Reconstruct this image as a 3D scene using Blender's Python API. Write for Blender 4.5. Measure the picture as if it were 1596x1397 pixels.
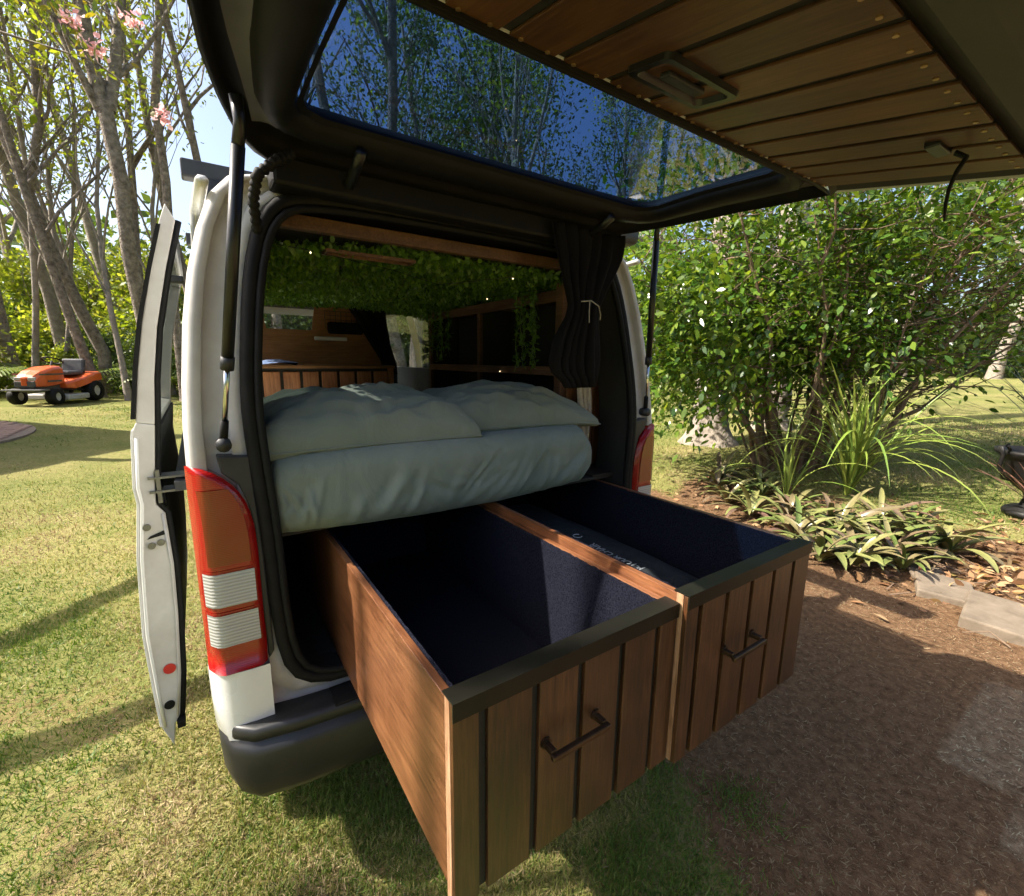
import bpy, bmesh, math, random
import numpy as np
from mathutils import Matrix, Vector, noise as mnoise

for o in list(bpy.data.objects):
    bpy.data.objects.remove(o)
scene = bpy.context.scene
COL = scene.collection
R = math.radians

# ------------------------------------------------------------------ camera
cam_d = bpy.data.cameras.new('camera')
cam_d.sensor_width = 36.0
cam_d.lens = 717.4 / 1596.0 * 36.0
cam_d.clip_start = 0.02
cam_d.clip_end = 600.0
cam = bpy.data.objects.new('camera', cam_d)
COL.objects.link(cam)
CAM = Vector((-0.794, -1.30, 1.50))
cam.matrix_world = Matrix(((0.82849402, 0.09500372, -0.55188038, CAM.x),
                           (-0.55989695, 0.15924195, -0.81311586, CAM.y),
                           (0.01063347, 0.98265777, 0.18512329, CAM.z),
                           (0, 0, 0, 1)))
scene.camera = cam

# ------------------------------------------------------------------ sky and sun
SUN_EL = R(46.5)
SUN_DIR = Vector((-0.90, 0.437, 0)).normalized() * math.cos(SUN_EL) + Vector((0, 0, math.sin(SUN_EL)))   # towards the sun
world = bpy.data.worlds.new('World')
scene.world = world
world.use_nodes = True
wn = world.node_tree
wn.nodes.clear()
w_out = wn.nodes.new('ShaderNodeOutputWorld')
w_bg = wn.nodes.new('ShaderNodeBackground')
w_sky = wn.nodes.new('ShaderNodeTexSky')
w_sky.sky_type = 'NISHITA'
w_sky.sun_disc = False
w_sky.sun_elevation = SUN_EL
w_sky.sun_rotation = math.atan2(SUN_DIR.x, SUN_DIR.y)
w_sky.air_density = 1.0
w_sky.dust_density = 4.0
w_sky.ozone_density = 1.0
w_bg.inputs['Strength'].default_value = 0.125
wn.links.new(w_sky.outputs[0], w_bg.inputs[0])
wn.links.new(w_bg.outputs[0], w_out.inputs[0])
sun_d = bpy.data.lights.new('sun', 'SUN')
sun_d.energy = 5.0
sun_d.angle = R(0.53)
sun_d.color = (1.0, 0.93, 0.80)
sun = bpy.data.objects.new('sun', sun_d)
COL.objects.link(sun)
sun.rotation_euler = SUN_DIR.to_track_quat('Z', 'Y').to_euler()
sun.location = (-8, 4, 12)
vs = scene.view_settings
vs.view_transform = 'Standard'
vs.look = 'None'
vs.exposure = 1.3
vs.gamma = 1.0
vs.use_curve_mapping = False
scene.cycles.use_adaptive_sampling = True
scene.cycles.adaptive_threshold = 0.03
scene.cycles.max_bounces = 5
scene.cycles.diffuse_bounces = 2
scene.cycles.glossy_bounces = 3
scene.cycles.transmission_bounces = 4
scene.cycles.transparent_max_bounces = 12
scene.cycles.sample_clamp_indirect = 6.0

# ------------------------------------------------------------------ material helpers
def new_mat(name):
    m = bpy.data.materials.new(name)
    m.use_nodes = True
    nt = m.node_tree
    b = nt.nodes['Principled BSDF']
    return m, nt, b

def nd(nt, typ, **kw):
    n = nt.nodes.new(typ)
    for k, v in kw.items():
        if hasattr(n, k) and not k[0].isupper():
            setattr(n, k, v)
        else:
            n.inputs[k].default_value = v
    return n

def ramp(nt, fac, stops):
    r = nt.nodes.new('ShaderNodeValToRGB')
    el = r.color_ramp.elements
    while len(el) < len(stops):
        el.new(0.5)
    for e, (p, c) in zip(el, stops):
        e.position = p
        e.color = (*c, 1) if len(c) == 3 else c
    nt.links.new(fac, r.inputs[0])
    return r

def obj_coord(nt, scale=(1, 1, 1), rnd=False, which='Object'):
    tc = nt.nodes.new('ShaderNodeTexCoord')
    mp = nt.nodes.new('ShaderNodeMapping')
    mp.inputs['Scale'].default_value = scale
    nt.links.new(tc.outputs[which], mp.inputs[0])
    if rnd:
        oi = nt.nodes.new('ShaderNodeObjectInfo')
        mu = nt.nodes.new('ShaderNodeMath'); mu.operation = 'MULTIPLY'; mu.inputs[1].default_value = 37.0
        nt.links.new(oi.outputs['Random'], mu.inputs[0])
        cb = nt.nodes.new('ShaderNodeCombineXYZ')
        for i in range(3):
            nt.links.new(mu.outputs[0], cb.inputs[i])
        nt.links.new(cb.outputs[0], mp.inputs['Location'])
    return mp.outputs[0]

def add_bump(nt, b, height, strength, dist=0.01):
    bp = nt.nodes.new('ShaderNodeBump')
    bp.inputs['Strength'].default_value = strength
    bp.inputs['Distance'].default_value = dist
    nt.links.new(height, bp.inputs['Height'])
    nt.links.new(bp.outputs[0], b.inputs['Normal'])

def noisy(name, c1, c2, scale=5.0, rough=0.6, bump=0.0, bscale=None, detail=6.0, metal=0.0, spec=0.5, bdist=0.005, coat=0.0, rvar=0.0):
    m, nt, b = new_mat(name)
    co = obj_coord(nt)
    n = nd(nt, 'ShaderNodeTexNoise', Scale=scale, Detail=detail, Roughness=0.6)
    nt.links.new(co, n.inputs['Vector'])
    r = ramp(nt, n.outputs[0], [(0.3, c1), (0.7, c2)])
    nt.links.new(r.outputs[0], b.inputs['Base Color'])
    b.inputs['Roughness'].default_value = rough
    b.inputs['Metallic'].default_value = metal
    b.inputs['Specular IOR Level'].default_value = spec
    b.inputs['Coat Weight'].default_value = coat
    if rvar:
        mr = nd(nt, 'ShaderNodeMapRange')
        mr.inputs['To Min'].default_value = rough - rvar; mr.inputs['To Max'].default_value = rough + rvar
        nt.links.new(n.outputs[0], mr.inputs[0]); nt.links.new(mr.outputs[0], b.inputs['Roughness'])
    if bump:
        n2 = nd(nt, 'ShaderNodeTexNoise', Scale=bscale or scale * 4, Detail=4.0)
        nt.links.new(co, n2.inputs['Vector'])
        add_bump(nt, b, n2.outputs[0], bump, bdist)
    return m

def wood(name, dark, mid, light, axis=2, rough=0.5, coat=0.0, fine=60.0):
    m, nt, b = new_mat(name)
    s = [1.0, 1.0, 1.0]; s[axis] = 0.07
    co = obj_coord(nt, tuple(s), rnd=True)
    n1 = nd(nt, 'ShaderNodeTexNoise', Scale=14.0, Detail=8.0, Roughness=0.65, Distortion=0.6)
    n2 = nd(nt, 'ShaderNodeTexNoise', Scale=fine * 2.2, Detail=4.0, Roughness=0.7)
    nt.links.new(co, n1.inputs['Vector']); nt.links.new(co, n2.inputs['Vector'])
    co3 = obj_coord(nt, (1, 1, 1), rnd=True)
    n3 = nd(nt, 'ShaderNodeTexNoise', Scale=5.0, Detail=3.0)
    nt.links.new(co3, n3.inputs['Vector'])
    mx = nd(nt, 'ShaderNodeMath', operation='MULTIPLY_ADD'); mx.inputs[1].default_value = 0.52
    nt.links.new(n2.outputs[0], mx.inputs[0]); 
    m3 = nd(nt, 'ShaderNodeMath', operation='MULTIPLY_ADD'); m3.inputs[1].default_value = 0.34; 
    nt.links.new(n3.outputs[0], m3.inputs[0])
    m4 = nd(nt, 'ShaderNodeMath', operation='MULTIPLY'); m4.inputs[1].default_value = 0.36
    nt.links.new(n1.outputs[0], m4.inputs[0]); nt.links.new(m4.outputs[0], m3.inputs[2]); nt.links.new(m3.outputs[0], mx.inputs[2])
    r = ramp(nt, mx.outputs[0], [(0.45, dark), (0.59, mid), (0.73, light)])
    oi = nt.nodes.new('ShaderNodeObjectInfo')
    hsv = nt.nodes.new('ShaderNodeHueSaturation')
    mr = nd(nt, 'ShaderNodeMapRange'); mr.inputs['To Min'].default_value = 0.78; mr.inputs['To Max'].default_value = 1.2
    nt.links.new(oi.outputs['Random'], mr.inputs[0]); nt.links.new(mr.outputs[0], hsv.inputs['Value'])
    nt.links.new(r.outputs[0], hsv.inputs['Color']); nt.links.new(hsv.outputs[0], b.inputs['Base Color'])
    b.inputs['Roughness'].default_value = rough
    b.inputs['Coat Weight'].default_value = coat
    b.inputs['Coat Roughness'].default_value = 0.3
    add_bump(nt, b, n2.outputs[0], 0.25, 0.002)
    return m

def leafmat(name, cols, rough=0.45, trans=0.35, spec=0.5):
    """leaf blades: colour varies leaf by leaf, part of the light passes through"""
    m, nt, b = new_mat(name)
    g = nt.nodes.new('ShaderNodeNewGeometry')
    n = len(cols)
    r = ramp(nt, g.outputs['Random Per Island'], [(i / max(1, n - 1), c) for i, c in enumerate(cols)])
    nt.links.new(r.outputs[0], b.inputs['Base Color'])
    b.inputs['Roughness'].default_value = rough
    b.inputs['Specular IOR Level'].default_value = spec
    t = nt.nodes.new('ShaderNodeBsdfTranslucent')
    hsv = nt.nodes.new('ShaderNodeHueSaturation'); hsv.inputs['Value'].default_value = 1.6; hsv.inputs['Saturation'].default_value = 1.1; hsv.inputs['Hue'].default_value = 0.485
    nt.links.new(r.outputs[0], hsv.inputs['Color']); nt.links.new(hsv.outputs[0], t.inputs[0])
    mix = nt.nodes.new('ShaderNodeMixShader'); mix.inputs[0].default_value = trans
    nt.links.new(b.outputs[0], mix.inputs[1]); nt.links.new(t.outputs[0], mix.inputs[2])
    nt.links.new(mix.outputs[0], nt.nodes['Material Output'].inputs[0])
    return m

def glassmat(name, tint, rough=0.0, ior=1.5, dirt=0.0):
    m = bpy.data.materials.new(name); m.use_nodes = True
    nt = m.node_tree; nt.nodes.clear()
    out = nt.nodes.new('ShaderNodeOutputMaterial')
    tr = nt.nodes.new('ShaderNodeBsdfTransparent'); tr.inputs[0].default_value = (*tint, 1)
    gl = nt.nodes.new('ShaderNodeBsdfGlossy'); gl.inputs['Roughness'].default_value = rough
    # Schlick reflectance, the same from either side of the pane
    ge = nt.nodes.new('ShaderNodeNewGeometry')
    dp = nt.nodes.new('ShaderNodeVectorMath'); dp.operation = 'DOT_PRODUCT'
    nt.links.new(ge.outputs['Incoming'], dp.inputs[0]); nt.links.new(ge.outputs['Normal'], dp.inputs[1])
    ab = nd(nt, 'ShaderNodeMath', operation='ABSOLUTE'); nt.links.new(dp.outputs['Value'], ab.inputs[0])
    om = nd(nt, 'ShaderNodeMath', operation='SUBTRACT'); om.inputs[0].default_value = 1.0; nt.links.new(ab.outputs[0], om.inputs[1])
    pw = nd(nt, 'ShaderNodeMath', operation='POWER'); pw.inputs[1].default_value = 5.0; nt.links.new(om.outputs[0], pw.inputs[0])
    f0 = ((ior - 1) / (ior + 1)) ** 2 * 1.8
    fr = nd(nt, 'ShaderNodeMath', operation='MULTIPLY_ADD'); fr.inputs[1].default_value = 1 - f0; fr.inputs[2].default_value = f0; nt.links.new(pw.outputs[0], fr.inputs[0])
    mix = nt.nodes.new('ShaderNodeMixShader')
    nt.links.new(fr.outputs[0], mix.inputs[0]); nt.links.new(tr.outputs[0], mix.inputs[1]); nt.links.new(gl.outputs[0], mix.inputs[2])
    nt.links.new(mix.outputs[0], out.inputs[0])
    return m

def emit(name, c, s):
    m, nt, b = new_mat(name)
    b.inputs['Emission Color'].default_value = (*c, 1); b.inputs['Emission Strength'].default_value = s
    return m

M = {}
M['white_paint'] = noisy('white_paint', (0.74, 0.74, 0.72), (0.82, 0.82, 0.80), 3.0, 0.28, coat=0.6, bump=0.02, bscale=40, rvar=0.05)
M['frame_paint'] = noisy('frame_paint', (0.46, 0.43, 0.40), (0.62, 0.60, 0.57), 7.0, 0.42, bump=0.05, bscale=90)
M['tailgate_dark'] = noisy('tailgate_dark', (0.0075, 0.007, 0.0065), (0.013, 0.0125, 0.011), 12.0, 0.55, spec=0.2, bump=0.12, bscale=500, bdist=0.001)
M['tailgate_grey'] = noisy('tailgate_grey', (0.040, 0.039, 0.033), (0.062, 0.060, 0.052), 6.0, 0.6, bump=0.1, bscale=300, bdist=0.001)
M['strip_grey'] = noisy('strip_grey', (0.085, 0.08, 0.068), (0.12, 0.115, 0.10), 6.0, 0.55, bump=0.1, bscale=300, bdist=0.001)
M['rubber'] = noisy('rubber', (0.006, 0.006, 0.006), (0.012, 0.0115, 0.011), 30.0, 0.65, spec=0.2, bump=0.2, bscale=200, bdist=0.001)
M['grey_plastic'] = noisy('grey_plastic', (0.018, 0.019, 0.022), (0.030, 0.032, 0.036), 20.0, 0.5, bump=0.15, bscale=600, bdist=0.0008)
M['bumper_plastic'] = noisy('bumper_plastic', (0.012, 0.0125, 0.014), (0.022, 0.022, 0.023), 6.0, 0.42, bump=0.12, bscale=700, bdist=0.0008)
M['black_metal'] = noisy('black_metal', (0.007, 0.007, 0.0075), (0.014, 0.014, 0.014), 18.0, 0.32, spec=0.5)
M['chrome'] = noisy('chrome', (0.6, 0.6, 0.6), (0.75, 0.75, 0.75), 5.0, 0.18, metal=1.0)
M['bolt'] = noisy('bolt', (0.16, 0.16, 0.15), (0.25, 0.25, 0.24), 60.0, 0.4, metal=0.8)
M['glass_tint'] = glassmat('glass_tint', (0.095, 0.175, 0.33), ior=1.5)
M['glass_privacy'] = glassmat('glass_privacy', (0.42, 0.45, 0.44))
M['glass_clear'] = glassmat('glass_clear', (0.80, 0.86, 0.84))
M['drawer_wood'] = wood('drawer_wood', (0.011, 0.0038, 0.0014), (0.046, 0.0162, 0.0053), (0.098, 0.038, 0.0132), 2, 0.42, 0.15)
M['ply_side'] = wood('ply_side', (0.062, 0.021, 0.008), (0.160, 0.059, 0.0225), (0.27, 0.112, 0.047), 1, 0.42, 0.25)
M['ply_edge'] = wood('ply_edge', (0.16, 0.075, 0.035), (0.32, 0.17, 0.09), (0.48, 0.29, 0.17), 2, 0.6)
M['gap_black'] = noisy('gap_black', (0.012, 0.010, 0.009), (0.022, 0.019, 0.016), 40.0, 0.7)
M['tail_wood'] = wood('tail_wood', (0.042, 0.0165, 0.006), (0.086, 0.036, 0.012), (0.135, 0.062, 0.022), 1, 0.45, 0.1)
M['plywood'] = wood('plywood', (0.16, 0.066, 0.022), (0.26, 0.118, 0.042), (0.36, 0.175, 0.066), 0, 0.5, 0.1)
M['shelf_wood'] = wood('shelf_wood', (0.045, 0.019, 0.009), (0.105, 0.048, 0.021), (0.175, 0.084, 0.039), 1, 0.5)
M['bench_wood'] = wood('bench_wood', (0.13, 0.048, 0.020), (0.27, 0.105, 0.044), (0.40, 0.17, 0.075), 2, 0.45)
M['bronze'] = noisy('bronze', (0.006, 0.006, 0.004), (0.012, 0.0115, 0.008), 8.0, 0.4, metal=0.0, spec=0.25, rvar=0.06)
M['handle_metal'] = noisy('handle_metal', (0.05, 0.032, 0.02), (0.11, 0.07, 0.045), 30.0, 0.38, metal=0.85)
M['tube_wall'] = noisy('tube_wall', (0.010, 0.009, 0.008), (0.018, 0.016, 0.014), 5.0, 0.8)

# ------------------------------------------------------------------ geometry helpers
rng = np.random.default_rng(7)
random.seed(5)

def mesh_obj(name, me, mat, parent=None, inv=None):
    o = bpy.data.objects.new(name, me)
    if mat is not None:
        me.materials.append(M[mat] if isinstance(mat, str) else mat)
    COL.objects.link(o)
    if parent is not None:
        o.parent = parent
        o.matrix_parent_inverse = Matrix.Translation(WORLD_LOC[parent.name]).inverted()
    WORLD_LOC[o.name] = Vector((0, 0, 0))
    return o

WORLD_LOC = {}

def tag(o, label=None, cat=None, group=None, kind=None):
    if label: o['label'] = label
    if cat: o['category'] = cat
    if group: o['group'] = group
    if kind: o['kind'] = kind
    return o

def thing(name, loc, label, cat, group=None):
    o = bpy.data.objects.new(name, None)
    o.empty_display_size = 0.1
    o.location = loc
    COL.objects.link(o)
    WORLD_LOC[o.name] = Vector(loc)
    return tag(o, label, cat, group)

def set_smooth(me, flag=True):
    me.polygons.foreach_set('use_smooth', [flag] * len(me.polygons))

class MB:
    """collects vertices and faces of one mesh"""
    def __init__(s):
        s.v = []; s.f = []
    def add(s, vs_, fs):
        k = len(s.v)
        s.v.extend([tuple(p) for p in vs_]); s.f.extend([tuple(i + k for i in f) for f in fs])
        return s
    def box(s, lo, hi, mat=None):
        (a, b, c), (d, e, f) = lo, hi
        p = [(a, b, c), (d, b, c), (d, e, c), (a, e, c), (a, b, f), (d, b, f), (d, e, f), (a, e, f)]
        if mat is not None:
            p = [tuple(mat @ Vector(q)) for q in p]
        return s.add(p, [(0, 3, 2, 1), (4, 5, 6, 7), (0, 1, 5, 4), (1, 2, 6, 5), (2, 3, 7, 6), (3, 0, 4, 7)])
    def tube(s, pts, rad, n=8, cap=True, flat=None):
        pts = [Vector(p) for p in pts]
        m = len(pts)
        rad = [rad] * m if not hasattr(rad, '__len__') else rad
        vv = []; up = None
        for i, p in enumerate(pts):
            t = (pts[min(i + 1, m - 1)] - pts[max(i - 1, 0)])
            t = t.normalized() if t.length > 1e-9 else Vector((0, 0, 1))
            if up is None:
                up = Vector((0, 0, 1)) if abs(t.z) < 0.9 else Vector((1, 0, 0))
            side = t.cross(up).normalized(); up = side.cross(t).normalized()
            for k in range(n):
                a = 2 * math.pi * k / n
                q = side * math.cos(a) + up * math.sin(a) * (flat if flat else 1)
                vv.append(p + q * rad[i])
        ff = []
        for i in range(m - 1):
            for k in range(n):
                a = i * n + k; b = i * n + (k + 1) % n
                ff.append((a, b, b + n, a + n))
        if cap:
            ff.append(tuple(range(n - 1, -1, -1))); ff.append(tuple((m - 1) * n + k for k in range(n)))
        return s.add(vv, ff)
    def loops(s, loops, closed=True, cap0=False, cap1=False):
        n = len(loops[0]); vv = [p for l in loops for p in l]; ff = []
        for i in range(len(loops) - 1):
            for k in range(n if closed else n - 1):
                a = i * n + k; b = i * n + (k + 1) % n
                ff.append((a, b, b + n, a + n))
        if cap0: ff.append(tuple(range(n - 1, -1, -1)))
        if cap1: ff.append(tuple((len(loops) - 1) * n + k for k in range(n)))
        return s.add(vv, ff)
    def prism(s, poly, axis, a, b):
        """poly: list of 2D points in the other two axes (in order), extruded from a to b along axis"""
        def mk(p, t):
            q = list(p); q.insert(axis, t); return tuple(q)
        n = len(poly)
        vv = [mk(p, a) for p in poly] + [mk(p, b) for p in poly]
        ff = [tuple(range(n)), tuple(range(2 * n - 1, n - 1, -1))]
        for i in range(n):
            j = (i + 1) % n
            ff.append((i, i + n, j + n, j))
        return s.add(vv, ff)
    def disc(s, c, nrm, r, h, n=12):
        c = Vector(c); nrm = Vector(nrm).normalized()
        return s.tube([c, c + nrm * h], [r, r], n)
    def grid(s, nu, nv, fn):
        vv = [fn(i / (nu - 1), j / (nv - 1)) for j in range(nv) for i in range(nu)]
        ff = [(j * nu + i, j * nu + i + 1, (j + 1) * nu + i + 1, (j + 1) * nu + i) for j in range(nv - 1) for i in range(nu - 1)]
        return s.add(vv, ff)
    def mesh(s, name, smooth=False, recalc=True):
        me = bpy.data.meshes.new(name)
        me.from_pydata(s.v, [], s.f)
        if recalc:
            bm = bmesh.new(); bm.from_mesh(me)
            bmesh.ops.recalc_face_normals(bm, faces=bm.faces)
            bm.to_mesh(me); bm.free()
        if smooth:
            set_smooth(me)
        me.update()
        return me
    def build(s, name, mat, parent=None, smooth=False, bevel=0.0, seg=2, auto=None, recalc=True):
        o = mesh_obj(name, s.mesh(name, smooth, recalc), mat, parent)
        if bevel:
            md = o.modifiers.new('bevel', 'BEVEL'); md.width = bevel; md.segments = seg; md.limit_method = 'ANGLE'; md.angle_limit = R(35)
        return o

def fast_mesh(name, V, k=4, smooth=False):
    """V: (n,k,3) array of separate k-gons"""
    n = V.shape[0]
    me = bpy.data.meshes.new(name)
    me.vertices.add(n * k); me.loops.add(n * k); me.polygons.add(n)
    me.vertices.foreach_set('co', V.reshape(-1).astype(np.float32))
    me.loops.foreach_set('vertex_index', np.arange(n * k, dtype=np.int32))
    me.polygons.foreach_set('loop_start', np.arange(0, n * k, k, dtype=np.int32))
    me.polygons.foreach_set('loop_total', np.full(n, k, dtype=np.int32))
    me.update(calc_edges=True)
    return me

def unit(a):
    return a / np.maximum(1e-9, np.linalg.norm(a, axis=-1, keepdims=True))

def leaf_quads(P, size, r, up=0.0, aspect=0.5, down=0.0, fold=0.0):
    """rhombus leaves at points P; size scalar or array"""
    n = len(P)
    d = r.normal(size=(n, 3)); d[:, 2] += up - down; d = unit(d)
    a = r.normal(size=(n, 3)); s = unit(np.cross(d, a))
    L = (np.asarray(size) * r.uniform(0.7, 1.3, n))[:, None]
    nn = np.cross(d, s)
    tip = P + d * L
    mid = P + d * L * 0.45 + nn * L * fold
    w = L * aspect * 0.5
    return np.stack([P, mid + s * w, tip, mid - s * w], 1)

def vnoise(x, y, scale, seed=0):
    """smooth 2-D value noise in 0..1"""
    xs = np.asarray(x) * scale + 91.7 * seed; ys = np.asarray(y) * scale + 37.3 * seed
    xi = np.floor(xs).astype(np.int64); yi = np.floor(ys).astype(np.int64)
    fx = xs - xi; fy = ys - yi
    fx = fx * fx * (3 - 2 * fx); fy = fy * fy * (3 - 2 * fy)
    def h(a, b):
        v = np.sin(a * 127.1 + b * 311.7 + seed * 74.7) * 43758.5453
        return v - np.floor(v)
    return (h(xi, yi) * (1 - fx) + h(xi + 1, yi) * fx) * (1 - fy) + (h(xi, yi + 1) * (1 - fx) + h(xi + 1, yi + 1) * fx) * fy

def fbm(x, y, scale, seed=0, o=4):
    t = 0; a = 0.5; tot = 0
    for i in range(o):
        t = t + a * vnoise(x, y, scale * 2 ** i, seed + i); tot += a; a *= 0.5
    return t / tot

def sm(t):
    t = np.clip(t, 0, 1); return t * t * (3 - 2 * t)

def gz(x, y):
    x = np.asarray(x, dtype=float); y = np.asarray(y, dtype=float)
    r = np.hypot(x, y); w = sm((x - 1) / 4.); s = .045 + .03 * w; r0 = 5 - 1.8 * sm((x - 1) / 3.)
    d = np.maximum(0, r - r0)
    return s * 14 * (1 - np.exp(-d / 14)) * sm(d / 1.5)

def gzf(x, y):
    return float(gz(x, y))

def copy_tree(o, parent=None):
    c = o.copy(); COL.objects.link(c)
    WORLD_LOC[c.name] = WORLD_LOC.get(o.name, Vector((0, 0, 0)))
    if parent is not None:
        c.parent = parent
    for ch in list(o.children):
        copy_tree(ch, c)
    return c


def oval_leaves(P, D, size, r, aspect=0.5, upn=0.8):
    n = len(P); d = unit(D)
    nn = r.normal(size=(n, 3)) * .55; nn[:, 2] += upn
    s = unit(np.cross(d, unit(nn))); nn = np.cross(s, d)
    L = (np.asarray(size) * r.uniform(.45, 1.3, n))[:, None]; w = L * aspect * .5 * r.uniform(.8, 1.2, n)[:, None]
    a = P; tip = P + d * L - nn * L * .12
    return np.stack([a, P + d * L * .25 + s * w * .82, P + d * L * .6 + s * w * .9, tip, P + d * L * .6 - s * w * .9, P + d * L * .25 - s * w * .82], 1)


# ------------------------------------------------------------------ ground
def bare(x, y):
    """0 = lawn, 1 = trodden dirt"""
    n = fbm(x, y, 1.3, 3)
    d = sm((x - 0.05 + 0.9 * (n - 0.5) - 0.25 * np.minimum(0, y + 0.4)) / 0.7) * sm((4.9 - x + 1.4 * (n - 0.5) + 0.15 * y) / 0.5) * sm((2.5 + 0.0 * x - y + 1.5 * (n - 0.5)) / 0.8)
    n2 = fbm(x, y, 2.1, 11)
    near = sm((5.0 - np.hypot(x, y)) / 3)
    lawn = sm((n2 - 0.52) / 0.16) * (0.12 + 0.30 * near)
    return np.clip(np.maximum(d, lawn), 0, 1)

def build_ground():
    n = 260
    u = np.linspace(-1, 1, n)
    c = 130 * np.sinh(5.6 * u) / np.sinh(5.6)
    X, Y = np.meshgrid(c + 0.3, c + 0.3)
    rr = np.hypot(X, Y)
    Z = gz(X, Y) + (fbm(X, Y, 3.0, 21) - 0.5) * 0.035 * sm(3 - 0.2 * rr) + (fbm(X, Y, 0.35, 5) - 0.5) * 0.12 * sm((rr - 4) / 5)
    V = np.stack([X, Y, Z], -1).reshape(-1, 3)
    me = bpy.data.meshes.new('ground')
    idx = np.arange(n * n).reshape(n, n)
    F = np.stack([idx[:-1, :-1], idx[:-1, 1:], idx[1:, 1:], idx[1:, :-1]], -1).reshape(-1, 4)
    me.vertices.add(n * n); me.vertices.foreach_set('co', V.reshape(-1).astype(np.float32))
    me.loops.add(F.size); me.loops.foreach_set('vertex_index', F.reshape(-1).astype(np.int32))
    me.polygons.add(len(F)); me.polygons.foreach_set('loop_start', np.arange(0, F.size, 4, dtype=np.int32)); me.polygons.foreach_set('loop_total', np.full(len(F), 4, dtype=np.int32))
    me.update(calc_edges=True); set_smooth(me)
    at = me.attributes.new('bare', 'FLOAT', 'POINT')
    at.data.foreach_set('value', bare(X, Y).reshape(-1).astype(np.float32))
    m, nt, b = new_mat('lawn_and_dirt')
    co = obj_coord(nt)
    na = nd(nt, 'ShaderNodeTexNoise', Scale=0.9, Detail=6.0, Roughness=0.6)
    nb = nd(nt, 'ShaderNodeTexNoise', Scale=26.0, Detail=6.0, Roughness=0.7)
    nc = nd(nt, 'ShaderNodeTexNoise', Scale=140.0, Detail=3.0, Roughness=0.7)
    for q in (na, nb, nc): nt.links.new(co, q.inputs['Vector'])
    mixf = nd(nt, 'ShaderNodeMath', operation='MULTIPLY_ADD'); mixf.inputs[1].default_value = 0.55
    half = nd(nt, 'ShaderNodeMath', operation='MULTIPLY'); half.inputs[1].default_value = 0.5
    nt.links.new(nb.outputs[0], half.inputs[0]); nt.links.new(na.outputs[0], mixf.inputs[0]); nt.links.new(half.outputs[0], mixf.inputs[2])
    g = ramp(nt, mixf.outputs[0], [(0.34, (0.09, 0.125, 0.030)), (0.46, (0.175, 0.19, 0.055)), (0.57, (0.255, 0.235, 0.085)), (0.70, (0.36, 0.29, 0.145))])
    d = ramp(nt, nb.outputs[0], [(0.28, (0.085, 0.046, 0.024)), (0.5, (0.180, 0.103, 0.055)), (0.72, (0.28, 0.17, 0.096))])
    a = nt.nodes.new('ShaderNodeAttribute'); a.attribute_name = 'bare'
    ad = nd(nt, 'ShaderNodeMath', operation='MULTIPLY_ADD'); ad.inputs[1].default_value = 0.7; 
    nt.links.new(nb.outputs[0], ad.inputs[0])
    sub = nd(nt, 'ShaderNodeMath', operation='ADD'); sub.inputs[1].default_value = -0.35
    nt.links.new(a.outputs['Fac'], sub.inputs[0]); nt.links.new(sub.outputs[0], ad.inputs[2])
    st = nd(nt, 'ShaderNodeMapRange', interpolation_type='SMOOTHSTEP'); st.inputs['From Min'].default_value = 0.3; st.inputs['From Max'].default_value = 0.62
    nt.links.new(ad.outputs[0], st.inputs[0])
    mx = nt.nodes.new('ShaderNodeMixRGB'); nt.links.new(st.outputs[0], mx.inputs[0]); nt.links.new(g.outputs[0], mx.inputs[1]); nt.links.new(d.outputs[0], mx.inputs[2])
    nt.links.new(mx.outputs[0], b.inputs['Base Color'])
    b.inputs['Roughness'].default_value = 0.95; b.inputs['Specular IOR Level'].default_value = 0.1
    hh = nd(nt, 'ShaderNodeMath', operation='MULTIPLY_ADD'); hh.inputs[1].default_value = 0.4
    nt.links.new(nc.outputs[0], hh.inputs[0]); nt.links.new(nb.outputs[0], hh.inputs[2])
    add_bump(nt, b, hh.outputs[0], 0.9, 0.03)
    o = mesh_obj('ground', me, m)
    tag(o, kind='structure')
build_ground()

def view_points(n, r0, r1, seed, az0=-24, az1=88):
    """points on the ground round the photographer's side of the van, denser close by"""
    r = np.random.default_rng(seed)
    rad = r0 * (r1 / r0) ** r.random(n)
    az = np.radians(r.uniform(az0, az1, n))
    return CAM.x + rad * np.sin(az), CAM.y + rad * np.cos(az), rad, r

M['grass_blade'] = leafmat('grass_blade', [(0.11, 0.155, 0.03), (0.20, 0.215, 0.052), (0.29, 0.265, 0.09), (0.16, 0.195, 0.042), (0.38, 0.32, 0.15), (0.24, 0.235, 0.065)], 0.6, 0.25, 0.3)
M['dry_blade'] = leafmat('dry_blade', [(0.22, 0.155, 0.075), (0.36, 0.28, 0.15), (0.46, 0.37, 0.22), (0.28, 0.20, 0.10)], 0.7, 0.15, 0.2)
M['green_blade'] = leafmat('green_blade', [(0.05, 0.11, 0.015), (0.09, 0.16, 0.02), (0.12, 0.18, 0.03), (0.15, 0.18, 0.04)], 0.55, 0.25, 0.35)
M['straw'] = leafmat('straw', [(0.12, 0.08, 0.045), (0.20, 0.14, 0.08), (0.34, 0.26, 0.15), (0.17, 0.115, 0.065)], 0.8, 0.1, 0.2)

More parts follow.
